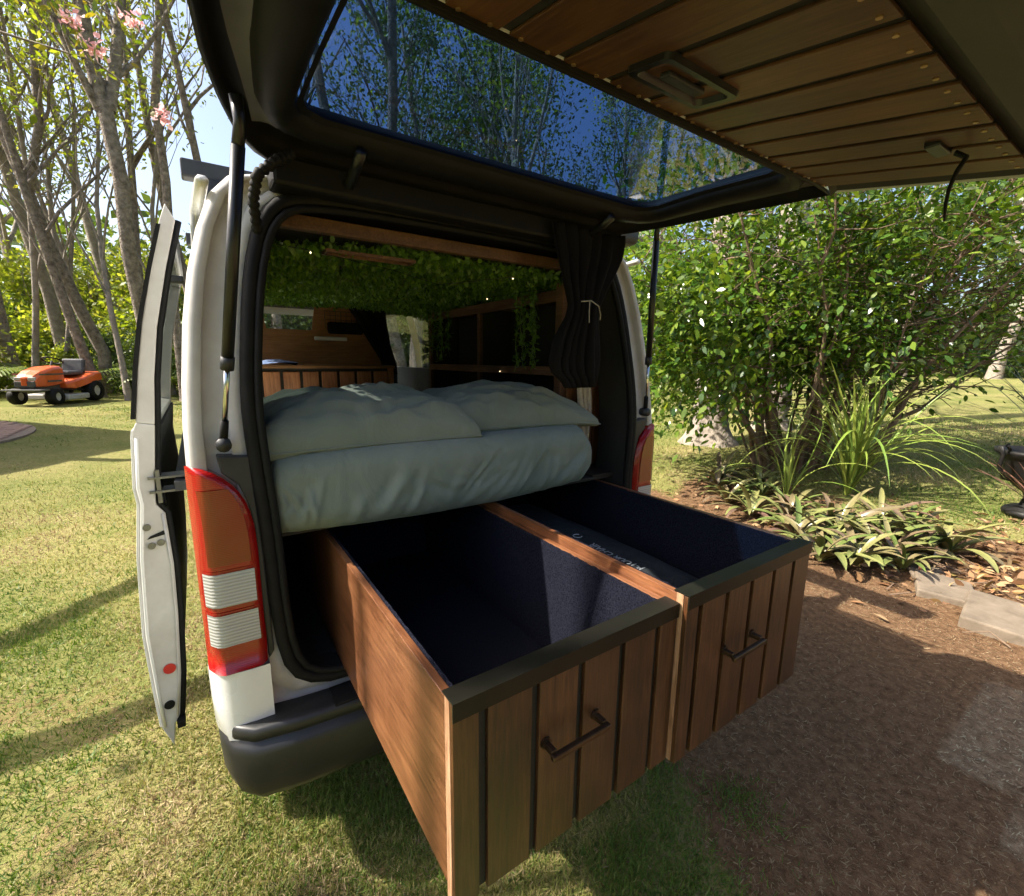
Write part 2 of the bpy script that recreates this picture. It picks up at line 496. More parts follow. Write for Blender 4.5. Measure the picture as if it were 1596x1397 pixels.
def blades(x, y, r, h, w, lie=0.5, z0=0.0):
    n = len(x)
    base = np.stack([x, y, gz(x, y) + (fbm(x, y, 3.0, 21) - 0.5) * 0.035 + z0], 1)
    a = r.uniform(0, 2 * np.pi, n)
    s = np.stack([np.cos(a), np.sin(a), np.zeros(n)], 1)
    b = r.uniform(0, 2 * np.pi, n)
    lean = r.uniform(0.1, 1.0, n) * lie
    d = np.stack([np.cos(b) * lean, np.sin(b) * lean, np.ones(n) * (1.0 - 0.6 * lean)], 1)
    tip = base + d * h[:, None]
    return np.stack([base - s * w[:, None], base + s * w[:, None], tip], 1)

def build_grass():
    x, y, rad, r = view_points(420000, 0.75, 15.0, 3)
    keep = r.random(len(x)) > 0.12 + bare(x, y) * 1.25
    keep &= ~((np.abs(x) < 0.75) & (y > 0.4) & (y < 4.6))
    x, y, rad = x[keep], y[keep], rad[keep]
    h = r.uniform(0.012, 0.034, len(x)) * (0.9 + 0.10 * rad)
    w = r.uniform(0.0012, 0.0026, len(x)) * (0.8 + 0.26 * rad)
    ng = fbm(x, y, 1.7, 31) + r.normal(0, .05, len(x)) + .05 * sm((rad - 4) / 4)
    B_ = blades(x, y, r, h, w, 1.1)
    for nm, mt, sel, lab in (('grass', 'grass_blade', (ng > .39) & (ng < .58), 'short yellow green mown grass covering most of the lawn'), ('dry_grass', 'dry_blade', ng <= .39, 'patches of short straw coloured dead grass in the lawn'), ('fresh_grass', 'green_blade', ng >= .58, 'patches of short fresh green grass in the lawn')):
        tag(mesh_obj(nm, fast_mesh(nm, B_[sel], 3), mt), lab, 'grass', kind='stuff')
    # lusher green tufts near the shaded drawers and on the left lawn
    P = []
    for cx, cy, rr, k in ((-0.25, -0.30, 0.55, 9000), (-0.55, 0.1, 0.5, 6000), (0.42, -0.30, 0.14, 1500), (0.62, -0.64, 0.10, 500), (-1.55, 1.95, 0.35, 2600), (-0.6, -0.62, 0.25, 2500), (0.15, -0.55, 0.2, 900), (0.25, -0.85, .25, 600)):
        q = r.normal(size=(k, 2)) * rr * 0.6 + (cx, cy)
        P.append(q)
    P = np.concatenate(P)
    k = fbm(P[:, 0], P[:, 1], 5.0, 9) > 0.42
    P = P[k]
    h = r.uniform(0.018, 0.05, len(P)); w = r.uniform(0.0014, 0.0026, len(P))
    me = fast_mesh('green_grass', blades(P[:, 0], P[:, 1], r, h, w, 1.0), 3)
    tag(mesh_obj('green_grass', me, 'green_blade'), 'lusher green tufts of grass beside and under the open drawers', 'grass', kind='stuff')
    x, y, rad, r = view_points(90000, 0.75, 9.0, 8)
    bb = bare(x, y)
    keep = r.random(len(x)) < 0.15 + 0.75 * bb
    x, y, rad = x[keep], y[keep], rad[keep]
    n = len(x)
    base = np.stack([x, y, gz(x, y) + (fbm(x, y, 3.0, 21) - 0.5) * 0.035 + r.uniform(0.002, 0.010, n)], 1)
    a = r.uniform(0, 2 * np.pi, n)
    d = np.stack([np.cos(a), np.sin(a), r.normal(0, 0.2, n)], 1); s = np.stack([-np.sin(a), np.cos(a), r.normal(0, 0.3, n)], 1)
    L = (r.uniform(0.004, 0.020, n) * (0.8 + 0.16 * rad))[:, None]; w = (r.uniform(0.0004, 0.0010, n) * (0.8 + 0.3 * rad))[:, None]
    me = fast_mesh('dry_clippings', np.stack([base - s * w, base + s * w, base + d * L + s * w, base + d * L - s * w], 1), 4)
    tag(mesh_obj('dry_clippings', me, 'straw'), 'dry grass clippings and straw scattered over the dirt', 'clippings', kind='stuff')
build_grass()

def build_crumbs():
    x, y, rad, r = view_points(26000, 0.8, 7.0, 18, 20, 88)
    k = r.random(len(x)) < bare(x, y) ** 2
    x, y, rad = x[k], y[k], rad[k]; n = len(x)
    s = r.uniform(.0012, .0042, n) * (.8 + .25 * rad)
    c = np.stack([x, y, gz(x, y) + (fbm(x, y, 3.0, 21) - .5) * .035 + s * .3], 1)
    d = np.array([[1, 0, -.5], [-.5, .87, -.5], [-.5, -.87, -.5], [0, 0, .8]])
    D = d[None] * r.uniform(.6, 1.3, (n, 4, 1)); a = r.uniform(0, 6.28, n); ca, sa = np.cos(a)[:, None], np.sin(a)[:, None]
    D = np.stack([D[..., 0] * ca - D[..., 1] * sa, D[..., 0] * sa + D[..., 1] * ca, D[..., 2]], -1)
    V = c[:, None] + D * s[:, None, None]
    T_ = np.concatenate([V[:, [0, 1, 3]], V[:, [1, 2, 3]], V[:, [2, 0, 3]]])
    tag(mesh_obj('dirt_crumbs', fast_mesh('dirt_crumbs', T_, 3), leafmat('crumb', [(.12, .07, .04), (.20, .12, .07), (.27, .18, .11), (.16, .095, .055)], .95, 0.0, .1)), 'small crumbs of earth and grit on the bare dirt', 'grit', kind='stuff')
build_crumbs()

# ------------------------------------------------------------------ house and paving to the left (out of frame, they throw the shade on the lawn)
M['house_wall'] = noisy('house_wall', (0.48, 0.43, 0.36), (0.56, 0.51, 0.44), 2.0, 0.8, bump=0.2, bscale=30)
M['roof_tile'] = noisy('roof_tile', (0.16, 0.07, 0.05), (0.24, 0.11, 0.08), 3.0, 0.7, bump=0.3, bscale=15)
M['timber'] = wood('timber', (0.12, 0.085, 0.055), (0.22, 0.16, 0.11), (0.32, 0.25, 0.18), 0, 0.7)
def build_house():
    K = Vector((-4.75, 10.25, 0.1)); e = Vector((-0.72, -0.69, 0)).normalized(); p = Vector((-0.69, 0.72, 0)).normalized()
    h = thing('house', K, 'pale rendered house with a tiled roof left of the lawn', 'house')
    Mx = Matrix.Translation(K) @ Matrix(((e.x, p.x, 0, 0), (e.y, p.y, 0, 0), (0, 0, 1, 0), (0, 0, 0, 1)))
    MB().box((0.35, 0.35, -0.2), (12, 7, 4.3), Mx).build('wall', 'house_wall', h)
    m = MB()
    m.add([tuple(Mx @ Vector(q)) for q in ((0, 0, 4.3), (12.4, 0, 4.3), (12.4, 7.4, 4.3), (0, 7.4, 4.3), (0, 0, 4.55), (12.4, 0, 4.55), (12.4, 7.4, 4.55), (0, 7.4, 4.55), (3, 3.7, 6.0), (9.4, 3.7, 6.0))],
          [(0, 3, 2, 1), (0, 1, 5, 4), (1, 2, 6, 5), (2, 3, 7, 6), (3, 0, 4, 7), (4, 5, 9, 8), (5, 6, 9), (6, 7, 8, 9), (7, 4, 8)])
    m.build('roof', 'roof_tile', h)
    pg = thing('stripe_shade_frame', (-4.9, 2.9, 0), 'unseen timber frame added left of the van to stripe the lawn with shade', 'shade frame')  # unseen frame added for the stripes of shade on the lawn; real caster unknown
    for (a, b) in (((-7.2, 0.75, 3.05), (-3.75, 3.85, 3.05)), ((-6.9, 1.9, 2.85), (-3.3, 2.25, 2.85))):
        a, b = Vector(a), Vector(b)
        m = MB().tube([a, b], [0.10, 0.10], 4); m.build('beam', 'timber', pg)
        for t in (0.03, 0.6):
            q = a.lerp(b, t); MB().tube([(q.x, q.y, -0.1), (q.x, q.y, q.z)], [0.06, 0.06], 4).build('post', 'timber', pg)
build_house()

M['paving'] = noisy('paving', (0.34, 0.20, 0.15), (0.46, 0.30, 0.24), 9.0, 0.85, bump=0.2, bscale=60)
M['grout'] = noisy('grout', (0.20, 0.15, 0.11), (0.28, 0.21, 0.16), 20.0, 0.95)
def build_paving():
    # round brick terrace corner, edge laid in the lawn
    c = Vector((-5.1, 9.6)); rad = 1.92
    z = lambda x, y: gzf(x, y)
    base = MB()
    N = 40
    top = [(c.x + math.cos(2 * math.pi * i / N) * rad, c.y + math.sin(2 * math.pi * i / N) * rad) for i in range(N)]
    base.add([(x, y, z(x, y) - 0.15) for x, y in top] + [(x, y, z(x, y) + 0.05) for x, y in top] + [(c.x, c.y, z(c.x, c.y) + 0.05)],
             [(i, (i + 1) % N, N + (i + 1) % N, N + i) for i in range(N)] + [(N + i, N + (i + 1) % N, 2 * N) for i in range(N)])
    bo = base.build('terrace', 'grout'); tag(bo, kind='structure')
    bw, bl = 0.115, 0.235
    me = MB().box((-bl / 2 + .004, -bw / 2 + .004, 0), (bl / 2 - .004, bw / 2 - .004, 0.03)).mesh('brick')
    me.materials.append(M['paving'])
    k = 0
    for j in range(-17, 18):
        for i in range(-9, 10):
            lx = i * bl + (bl / 2 if j % 2 else 0); ly = j * bw
            a = 0.75; x = c.x + lx * math.cos(a) - ly * math.sin(a); y = c.y + lx * math.sin(a) + ly * math.cos(a)
            if math.hypot(lx, ly) > rad - 0.13 or x < -4.6: continue
            o = bpy.data.objects.new('brick', me); COL.objects.link(o); o.parent = bo
            o.location = (x, y, z(x, y) + 0.045 + random.uniform(-.002, .003)); o.rotation_euler = (0, 0, a)
            k += 1
build_paving()

# ------------------------------------------------------------------ trees
M['bark'] = noisy('bark', (0.10, 0.078, 0.06), (0.36, 0.30, 0.245), 9.0, 0.9, bump=1.0, bscale=26, bdist=0.05)
M['bark_pale'] = noisy('bark_pale', (0.17, 0.14, 0.11), (0.36, 0.31, 0.26), 5.0, 0.9, bump=0.8, bscale=18, bdist=0.03)
M['spring_leaf'] = leafmat('spring_leaf', [(0.20, 0.27, 0.03), (0.26, 0.31, 0.045), (0.14, 0.21, 0.025), (0.33, 0.34, 0.06), (0.17, 0.25, 0.03)], 0.5, 0.5)
M['mid_leaf'] = leafmat('mid_leaf', [(0.05, 0.09, 0.014), (0.09, 0.14, 0.02), (0.12, 0.17, 0.03), (0.06, 0.10, 0.02)], 0.5, 0.35)
M['dark_leaf'] = leafmat('dark_leaf', [(0.035, 0.07, 0.015), (0.065, 0.11, 0.022), (0.09, 0.14, 0.028), (0.05, 0.085, 0.022)], 0.5, 0.35)

def grow(mb, leaves, p, d, length, rad, lvl, maxlvl, r, spread=0.55, up=0.25, nseg=5, leaf_from=2, kids=(3, 4, 4)):
    pts = [p.copy()]; rr = [rad]
    cur = p.copy(); dd = d.normalized()
    for i in range(nseg):
        dd = (dd + Vector(r.normal(size=3)) * 0.10 + Vector((0, 0, up * 0.18))).normalized()
        cur = cur + dd * (length / nseg)
        pts.append(cur.copy()); rr.append(rad * (1 - 0.62 * (i + 1) / nseg))
    mb.tube(pts, rr, 7 if lvl == 0 else (5 if lvl == 1 else 3), cap=False)
    if lvl >= leaf_from:
        for q in pts[1:]:
            leaves.append((q, length * 0.22))
    if lvl < maxlvl:
        for k in range(kids[min(lvl, len(kids) - 1)]):
            t = 0.45 + 0.55 * (k + r.random() * 0.8) / kids[min(lvl, len(kids) - 1)]
            i = min(nseg - 1, int(t * nseg)); f = t * nseg - i
            q = pts[i].lerp(pts[i + 1], min(1, f))
            side = Vector(r.normal(size=3)); side.z *= 0.4; side.normalize()
            nd_ = (dd * (1 - spread) + side * spread + Vector((0, 0, up))).normalized()
            grow(mb, leaves, q, nd_, length * r.uniform(0.42, 0.7), rr[i] * r.uniform(0.45, 0.65), lvl + 1, maxlvl, r, spread, up, max(3, nseg - 1), leaf_from, kids)

def leaf_cloud(leaves, per, size, r, squash=1.0, aspect=0.55, up=0.0):
    P = []
    for q, s in leaves:
        P.append(np.array(q)[None] + r.normal(size=(per, 3)) * s * np.array([1, 1, squash]))
    P = np.concatenate(P)
    return leaf_quads(P, size, r, up, aspect)

def tree_template(name, seed, H, rad, lean, leafmat_, barkmat, per, size, first=0.35, kids=(6, 4, 3), spread=0.5, label='', cat='tree'):
    r = np.random.default_rng(seed)
    mb = MB(); leaves = []
    d = Vector((lean[0], lean[1], 1))
    pts = [Vector((0, 0, -0.3))]; rr = [rad * 1.35]; cur = Vector((0, 0, -0.3)); dd = d.normalized(); n = 9
    for i in range(n):
        dd = (dd + Vector((r.normal() * .05, r.normal() * .05, 0.03))).normalized()
        cur = cur + dd * (H / n); pts.append(cur.copy()); rr.append(rad * (1 - 0.8 * (i + 1) / n))
    mb.tube(pts, rr, 9, cap=False)
    for k in range(kids[0] * 2):
        t = first + (1 - first) * (k + r.random()) / (kids[0] * 2)
        i = min(n - 1, int(t * n)); q = pts[i].lerp(pts[i + 1], t * n - i)
        side = Vector(r.normal(size=3)); side.z = 0; side.normalize()
        grow(mb, leaves, q, (side * spread + Vector((0, 0, 0.75))), H * (0.42 - 0.25 * t) * r.uniform(.7, 1.15), rr[i] * 0.5, 1, 3, r, 0.5, 0.3, 5, 2, (6, kids[1], kids[2]))
    root = thing(name, (0, 0, 0), label, cat)
    mb.build('trunk', barkmat, root, smooth=True, recalc=False)
    V = leaf_cloud(leaves, per, size, r)
    me = fast_mesh('crown', V, 4)
    mesh_obj('crown', me, leafmat_, root)
    return root

def place(root, x, y, rz, s, label, group, first=[None]):
    o = root if root.name not in PLACED else copy_tree(root)
    PLACED.add(root.name)
    o.location = (x, y, gzf(x, y)); o.rotation_euler = (0, 0, rz); o.scale = (s, s, s)
    o['label'] = label; o['group'] = group
    return o
PLACED = set()

T = [tree_template('tall_tree', 11, 15, 0.20, (-.06, .02), 'spring_leaf', 'bark', 3, 0.16, 0.40, (5, 3, 3), 0.42),
     tree_template('tall_tree', 12, 17, 0.24, (.05, .03), 'spring_leaf', 'bark_pale', 2, 0.16, 0.45, (5, 3, 3), 0.38),
     tree_template('tall_tree', 13, 13, 0.15, (-.10, -.02), 'spring_leaf', 'bark', 2, 0.15, 0.35, (5, 3, 3), 0.5),
     tree_template('tall_tree', 14, 16, 0.30, (.02, -.04), 'mid_leaf', 'bark_pale', 5, 0.19, 0.3, (6, 4, 3), 0.55),
     tree_template('tall_tree', 15, 12, 0.075, (-.14, .03), 'spring_leaf', 'bark_pale', 3, 0.13, 0.22, (6, 3, 2), 0.34),
     tree_template('tall_tree', 16, 16, 0.17, (.05, .02), 'spring_leaf', 'bark', 1, 0.14, 0.42, (5, 3, 2), 0.42)]

TREES = []
r_ = np.random.default_rng(42)
ORD = ['first', 'second', 'third', 'fourth', 'fifth', 'sixth', 'seventh', 'eighth', 'ninth', 'tenth', 'eleventh', 'twelfth', 'thirteenth', 'fourteenth', 'fifteenth']
KINDS = {}
def nth(key):
    KINDS[key] = KINDS.get(key, 0) + 1
    return ORD[min(14, KINDS[key] - 1)]
def scatter_trees():
    spots = []
    # rows of trunks from the left lawn edge round to the wooded right, none near the van
    for az, dist, v, s in sorted([(-12.6, 21, 0, 1.0), (-9.5, 23, 1, .95), (-7.5, 17.8, 2, .95), (-5.0, 26, 1, 1.0), (-3.4, 19.5, 5, .95), (1.0, 20, 5, 1.05), (8.0, 19.5, 5, 1.1), (12.7, 21, 5, 1.0), (17.2, 15.5, 5, 1.15),
                           (18.4, 15.0, 5, 1.2), (20.5, 21, 2, 1.1), (22.6, 18, 3, .85), (25, 23, 3, 1.0), (27.5, 19, 3, .8), (29.8, 24, 1, 1.1), (32, 21, 1, .8), (34.4, 17.5, 1, .75), (35.8, 24, 2, 1.0), (38.5, 26, 3, 1.0), (43, 30, 3, .9), (47, 27, 0, 1.0), (51, 31, 3, .9), (55, 28, 1, 1.0), (60, 33, 3, .9), (64, 30, 2, 1.1), (69, 34, 3, .9), (74, 30, 0, 1.0), (80, 32, 3, .9),
                           (-15.5, 30, 3, .9), (-11, 33, 3, .9), (28, 34, 3, 1.0), (-17, 22, 2, 1.0), (-13.2, 21.5, 4, 1.1), (-11.9, 20.0, 4, 1.15), (-10.2, 20.5, 4, 1.1), (-8.0, 18.6, 4, 1.0), (-6.4, 20, 4, 1.15), (-5.6, 16.6, 4, 1.1), (-2.2, 18, 4, 1.1), (4.6, 18.0, 5, 1.0), (-15.6, 19, 4, 1.1), (30.8, 15, 4, 1.2), (33.2, 19, 4, 1.2)]):
        a = math.radians(az); x = CAM.x + dist * math.sin(a); y = CAM.y + dist * math.cos(a)
        side = 'left' if az < 0 else ('beyond' if az < 26 else 'right')
        lab = {0: 'slim brown lime leaved tree', 1: 'tall pale sparse lime leaved tree', 2: 'slender small leaved green tree', 3: 'broad dark crowned tree', 4: 'thin pale lime leaved sapling', 5: 'nearly bare slim brown tree'}[v]
        where = {'left': 'in the wood behind the mower', 'beyond': 'in the wood beyond the van roof', 'right': 'in the wood behind the big shrub'}[side]
        place(T[v], x, y, r_.uniform(0, 6.28), s * r_.uniform(.95, 1.05), f'{lab} {where}, {nth((lab, where))} from left', 'trees of the surrounding wood')
scatter_trees()

def trunk_tree(name, pts, radii, forks, label, seed, leaf='spring_leaf', bark='bark', per=5, size=0.13, crown_h=4.5, nb=7):
    r = np.random.default_rng(seed)
    base = Vector(pts[0]); root = thing(name, base, label, 'tree', None)
    mb = MB(); leaves = []
    mb.tube([base - Vector((0, 0, 0.4))] + [Vector(p) for p in pts], [radii[0] * 1.4] + radii, 10, cap=False)
    for fp, fr in forks:
        mb.tube([Vector(p) for p in fp], fr, 7, cap=False)
        for k in range(nb):
            t = (k + r.random()) / nb
            i = min(len(fp) - 2, int(t * (len(fp) - 1))); q = Vector(fp[i]).lerp(Vector(fp[i + 1]), t * (len(fp) - 1) - i)
            s = Vector(r.normal(size=3)); s.z = abs(s.z) * .6
            grow(mb, leaves, q, s.normalized() * .7 + Vector((0, 0, .6)), crown_h * r.uniform(.3, .8), fr[i] * .45, 1, 2, r, .5, .25, 5, 1, (4, 4, 3))
    mb.build('trunk', bark, root, smooth=True, recalc=False)
    mesh_obj('crown', fast_mesh('crown', leaf_cloud(leaves, per, size, r), 4), leaf, root)
    return root

g0 = gzf(-3.1, 17.5)
trunk_tree('leaning_tree', [(-3.12, 17.5, g0), (-3.05, 17.3, 1.6), (-3.35, 17.0, 2.7), (-3.75, 16.6, 4.4), (-4.05, 16.3, 6.2), (-4.4, 16.0, 8.0)], [.19, .16, .15, .14, .125, .10],
           [([(-4.4, 16, 8.0), (-4.7, 15.9, 10), (-5.2, 16, 12.5), (-5.3, 16, 15)], [.15, .12, .08, .03]), ([(-3.95, 16.4, 5.6), (-3.5, 16.1, 7.2), (-3.3, 15.9, 9.5), (-3.2, 16, 12)], [.11, .09, .06, .02])],
           'thick brown trunk leaning left right behind the mower', 31)
g0 = gzf(-1.75, 14.0)
trunk_tree('forked_tree', [(-1.72, 14.0, g0), (-1.75, 13.8, 2.0), (-1.85, 13.3, 3.9), (-1.80, 13.1, 5.4), (-1.88, 13.0, 6.4), (-1.91, 13.0, 6.95)], [.185, .16, .155, .15, .145, .155],
           [([(-1.95, 13, 6.8), (-2.02, 12.9, 7.7), (-2.05, 12.9, 9.2), (-2.0, 12.9, 12)], [.14, .12, .10, .03]), ([(-1.84, 13, 6.8), (-1.62, 13.1, 7.8), (-1.40, 13.2, 9.1), (-1.2, 13.2, 13)], [.13, .115, .10, .03]),
            ([(-2.0, 13, 6.75), (-2.25, 12.8, 7.4), (-2.6, 12.6, 8.5), (-3.2, 12.3, 10.5)], [.09, .07, .055, .02])],
           'sawn off forked trunk with rough bark beside the open sliding door', 32, per=4)
g0 = gzf(-.9, 14.6)
trunk_tree('slim_tree', [(-1.15, 14.6, g0), (-1.12, 14.4, 3.0), (-.98, 14.2, 5.9), (-1.02, 14.1, 7.6), (-.72, 14, 9.6)], [.12, .105, .10, .09, .07],
           [([(-.72, 14, 9.6), (-.6, 14, 11.5), (-.5, 14, 14)], [.08, .06, .02])], 'slim bent grey trunk just above the roof rack bar', 33, per=4)
# long bare trunk leaning across the view over the van roof, and a twin trunk
g0 = gzf(6.4, 17.2)
trunk_tree('fallen_leaning_tree', [(6.3, 17.2, g0), (5.6, 16.9, 3.6), (4.6, 16.6, 5.8), (2.6, 16.2, 8.6), (.9, 15.9, 10.2), (-.6, 15.6, 11.9), (-1.5, 15.5, 13.6)], [.26, .22, .19, .15, .12, .08, .04],
           [([(2.6, 16.2, 8.6), (3.0, 16, 10), (3.1, 16, 12)], [.07, .05, .02])], 'dark trunk leaning steeply across the tailgate window', 34, leaf='mid_leaf', per=2, nb=4)

# bushes and undergrowth
def bush_template(name, seed, rad, h, n, leaf, size, label=''):
    r = np.random.default_rng(seed)
    root = thing(name, (0, 0, 0), label, 'bush')
    mb = MB(); leaves = []
    for k in range(9):
        a = r.uniform(0, 6.28)
        grow(mb, leaves, Vector((math.cos(a) * .2, math.sin(a) * .2, -.1)), Vector((math.cos(a) * .55, math.sin(a) * .55, 1)), h * r.uniform(.6, .95), .035, 1, 2, r, .5, .2, 5, 2, (4, 4, 3))
    mb.build('stem', 'bark', root, smooth=True, recalc=False)
    nl = 46
    C_ = np.stack([r.normal(0, rad * .42, nl), r.normal(0, rad * .42, nl), h * (0.08 + 0.85 * r.random(nl))], 1)
    C_[:, :2] *= (1.25 - 0.7 * (C_[:, 2:3] / h))
    P = (C_[r.integers(0, nl, n)] + r.normal(size=(n, 3)) * rad * .17)
    P[:, 2] = np.abs(P[:, 2])
    mesh_obj('crown', fast_mesh('crown', leaf_quads(P, size, r, 0.1, .55), 4), leaf, root)
    return root
B = [bush_template('bush', 51, 1.7, 2.6, 5200, 'mid_leaf', .16), bush_template('bush', 52, 2.0, 3.4, 6000, 'dark_leaf', .18), bush_template('bush', 53, 1.5, 2.2, 5000, 'spring_leaf', .15), bush_template('bush', 54, 2.2, 5.0, 7000, 'spring_leaf', .17)]
def scatter_bushes():
    lab = ['mid green rounded bush', 'dark green dense bush', 'low lime green bush', 'tall airy lime green bush']
    for az, dist, v, s in sorted([(-16, 20.5, 2, 1.0), (-14.5, 25, 0, 1.1), (-12.8, 27, 3, 1.1), (-11.0, 24, 2, 1.1), (-9.4, 28, 3, 1.1), (-8.2, 24, 0, .9), (-6.6, 27, 3, 1.1), (-5.4, 23.5, 2, 1.0), (-4.0, 26, 3, 1.1), (-2.8, 23, 0, 1.0), (-1.5, 24, 3, 1.2), (0.5, 22, 0, 1.1), (2.5, 25, 3, 1.2), (4.5, 21, 1, 1.1), (6.5, 24, 3, 1.2), (8.5, 22, 0, 1.2), (11, 25, 3, 1.3), (13.5, 22, 1, 1.2), (16, 25, 3, 1.3), (18.5, 22, 0, 1.3), (21, 25, 3, 1.3), (24, 22, 1, 1.3),
                           (27, 25, 3, 1.3), (30, 24, 0, 1.3), (33, 27, 1, 1.4), (35.5, 29, 3, 1.4), (39, 30, 1, 1.4), (44, 33, 3, 1.4), (49, 33, 1, 1.5), (54, 34, 0, 1.5), (59, 35, 1, 1.5), (64, 35, 3, 1.4), (69, 36, 1, 1.5), (75, 35, 0, 1.5), (81, 36, 1, 1.5), (-9.2, 20.5, 2, .6), (-6.4, 20.0, 1, .55), (-3.6, 18.6, 0, .6), (36.8, 15.5, 1, .55), (42, 24, 2, 1.1)]):
        a = math.radians(az); x = CAM.x + dist * math.sin(a); y = CAM.y + dist * math.cos(a)
        where = 'behind the mower' if az < 0 else ('beyond the van' if az < 26 else 'beyond the right lawn')
        place(B[v], x, y, r_.uniform(0, 6.28), s, f'{lab[v]} under the trees {where}, {nth((v, where))} from left', 'undergrowth of the surrounding wood')
scatter_bushes()

# distant wood closing the view all round
def build_distant_wood():
    r = np.random.default_rng(77)
    n = 60000
    a = r.uniform(0, 2 * np.pi, n); d = r.uniform(40, 56, n)
    top = 7 + 6 * vnoise(a * 9, d * .05, 1.0, 5) + 3 * vnoise(a * 30, d * .1, 1.0, 6)
    z = r.random(n) ** 0.8 * top
    x = d * np.sin(a); y = d * np.cos(a)
    P = np.stack([x, y, gz(x, y) + z], 1)
    me = fast_mesh('distant_wood', leaf_quads(P, 0.75, r, 0.1, .6), 4)
    tag(mesh_obj('distant_wood', me, 'mid_leaf'), 'distant green wood closing the view all round', 'wood', kind='stuff')
build_distant_wood()

# ferns at the wood's edge
M['fern'] = leafmat('fern', [(0.10, 0.17, 0.025), (0.15, 0.21, 0.035), (0.20, 0.22, 0.05), (0.08, 0.13, 0.02)], 0.5, 0.4)
def fern_template(seed, n=11, L=1.25):
    r = np.random.default_rng(seed)
    root = thing('fern', (0, 0, 0), '', 'fern')
    for k in range(n):
        a = 2 * math.pi * k / n + r.normal() * .15; V = []
        el = r.uniform(.5, 1.0)
        for i in range(18):
            t = i / 17
            c = np.array([math.cos(a) * t * L * .85, math.sin(a) * t * L * .85, .3 + el * L * (t - .95 * t * t) * 1.1])
            t2 = t + .06; c2 = np.array([math.cos(a) * t2 * L * .85, math.sin(a) * t2 * L * .85, .3 + el * L * (t2 - .95 * t2 * t2) * 1.1])
            d = unit(c2 - c); s = unit(np.cross(d, np.array([0, 0, 1.0]))); w = .20 * math.sin(math.pi * min(1, t * .9 + .1)) * L + .01
            for sg in (-1, 1):
                tip = c + s * sg * w + d * w * .5 - np.array([0, 0, w * .25])
                V.append([c - d * .018, c + d * .018 * L, tip + d * .012, tip - d * .012])
            V.append([c - s * .008, c + s * .008, c2 + s * .007, c2 - s * .007])
        mesh_obj('frond', fast_mesh('frond', np.array(V), 4), 'fern', root)
    return root
F_ = fern_template(5)
for i, (x, y, s, lab) in enumerate(((-4.3, 16.6, 1.3, 'spreading fern behind the mower seat'), (-3.0, 19.5, 1.1, 'small fern left of the leaning trunk in the wood'), (-2.1, 17.2, 1.5, 'large pale fern right of the leaning trunk'), (-1.5, 16.0, 1.2, 'fern low beside the open sliding door'), (-5.6, 17.4, 1.4, 'fern at the left edge of the photo behind the mower'))):
    place(F_, x, y, i * 1.3, s, lab, 'ferns at the edge of the wood')

# big pale trunk with a flared foot, right of the van
def build_big_trunk(x, y, r0, H, label, seed, flare=1.9):
    r = np.random.default_rng(seed); g = gzf(x, y)
    t = thing('large_tree', (x, y, g), label, 'tree')
    mb = MB(); n = 18; loops = []
    for i, (z, k) in enumerate(((-.3, flare * 1.15), (0.0, flare), (.1, flare * .82), (.25, flare * .66), (.5, 1.1), (1.0, 1.0), (2.2, .92), (4, .84), (7, .7), (H, .3))):
        loops.append([(x + math.cos(a) * r0 * k * (1 + .10 * math.sin(3 * a + i * .2) + .07 * math.sin(5 * a)), y + math.sin(a) * r0 * k * (1 + .10 * math.sin(3 * a + i * .2)), g + z) for a in [2 * math.pi * q / n for q in range(n)]])
    mb.loops(loops)
    leaves = []
    for k in range(10):
        a = r.uniform(0, 6.28); z = r.uniform(4.5, H * .9)
        grow(mb, leaves, Vector((x, y, g + z)), Vector((math.cos(a), math.sin(a), .7)), 3.8, r0 * .3, 1, 3, r, .55, .2, 5, 2, (4, 3, 3))
    mb.build('trunk', 'bark_pale', t, smooth=True)
    mesh_obj('crown', fast_mesh('crown', leaf_cloud(leaves, 4, .16, r), 4), 'mid_leaf', t)
build_big_trunk(6.05, 3.05, .24, 11, 'large pale tree with a flared foot behind the left of the big shrub', 61)
build_big_trunk(7.9, 3.0, .26, 12, 'large grey trunk standing behind the middle of the big shrub', 62, 1.4)

# unseen sapling added so its twin stems streak the drawer side with soft shade
trunk_tree('shade_sapling', [(-6.05, 2.08, 0), (-6.05, 2.07, 3.0), (-6.03, 2.05, 6.0), (-6.0, 2.02, 8.6)], [.075, .068, .06, .045],
           [([(-6.05, 2.09, .5), (-6.1, 2.3, 2.0), (-6.12, 2.43, 4.0), (-6.1, 2.46, 7.0), (-6.1, 2.5, 9.0)], [.06, .055, .05, .042, .03])], 'unseen twin stemmed sapling added left of the van to shade the drawer side', 39, per=2, nb=3, crown_h=1.2)

# ------------------------------------------------------------------ camper van
VAN = thing('camper_van', (0, 2.3, 0), 'white camper van seen from behind with tailgate raised and side door slid open', 'van')
def lean(z):
    return 0.10 * max(0.0, (z - 1.25) / 0.7)
OUT = [(0, .50), (-.5, .50), (-.74, .50), (-.822, .53), (-.834, .702), (-.838, .882), (-.838, 1.052), (-.838, 1.236), (-.836, 1.33), (-.828, 1.438), (-.812, 1.585), (-.792, 1.703), (-.765, 1.808), (-.731, 1.895), (-.69, 1.942), (-.6, 1.967), (-.3, 1.985), (0, 1.99)]
INN = [(0, .562), (-.506, .568), (-.613, .590), (-.667, .655), (-.682, .817), (-.685, .965), (-.690, 1.108), (-.700, 1.245), (-.704, 1.373), (-.698, 1.47), (-.688, 1.561), (-.672, 1.69), (-.645, 1.81), (-.612, 1.875), (-.565, 1.912), (-.45, 1.925), (-.25, 1.930), (0, 1.932)]
def full(half):
    return half + [(-x, z) for x, z in half[-2:0:-1]]
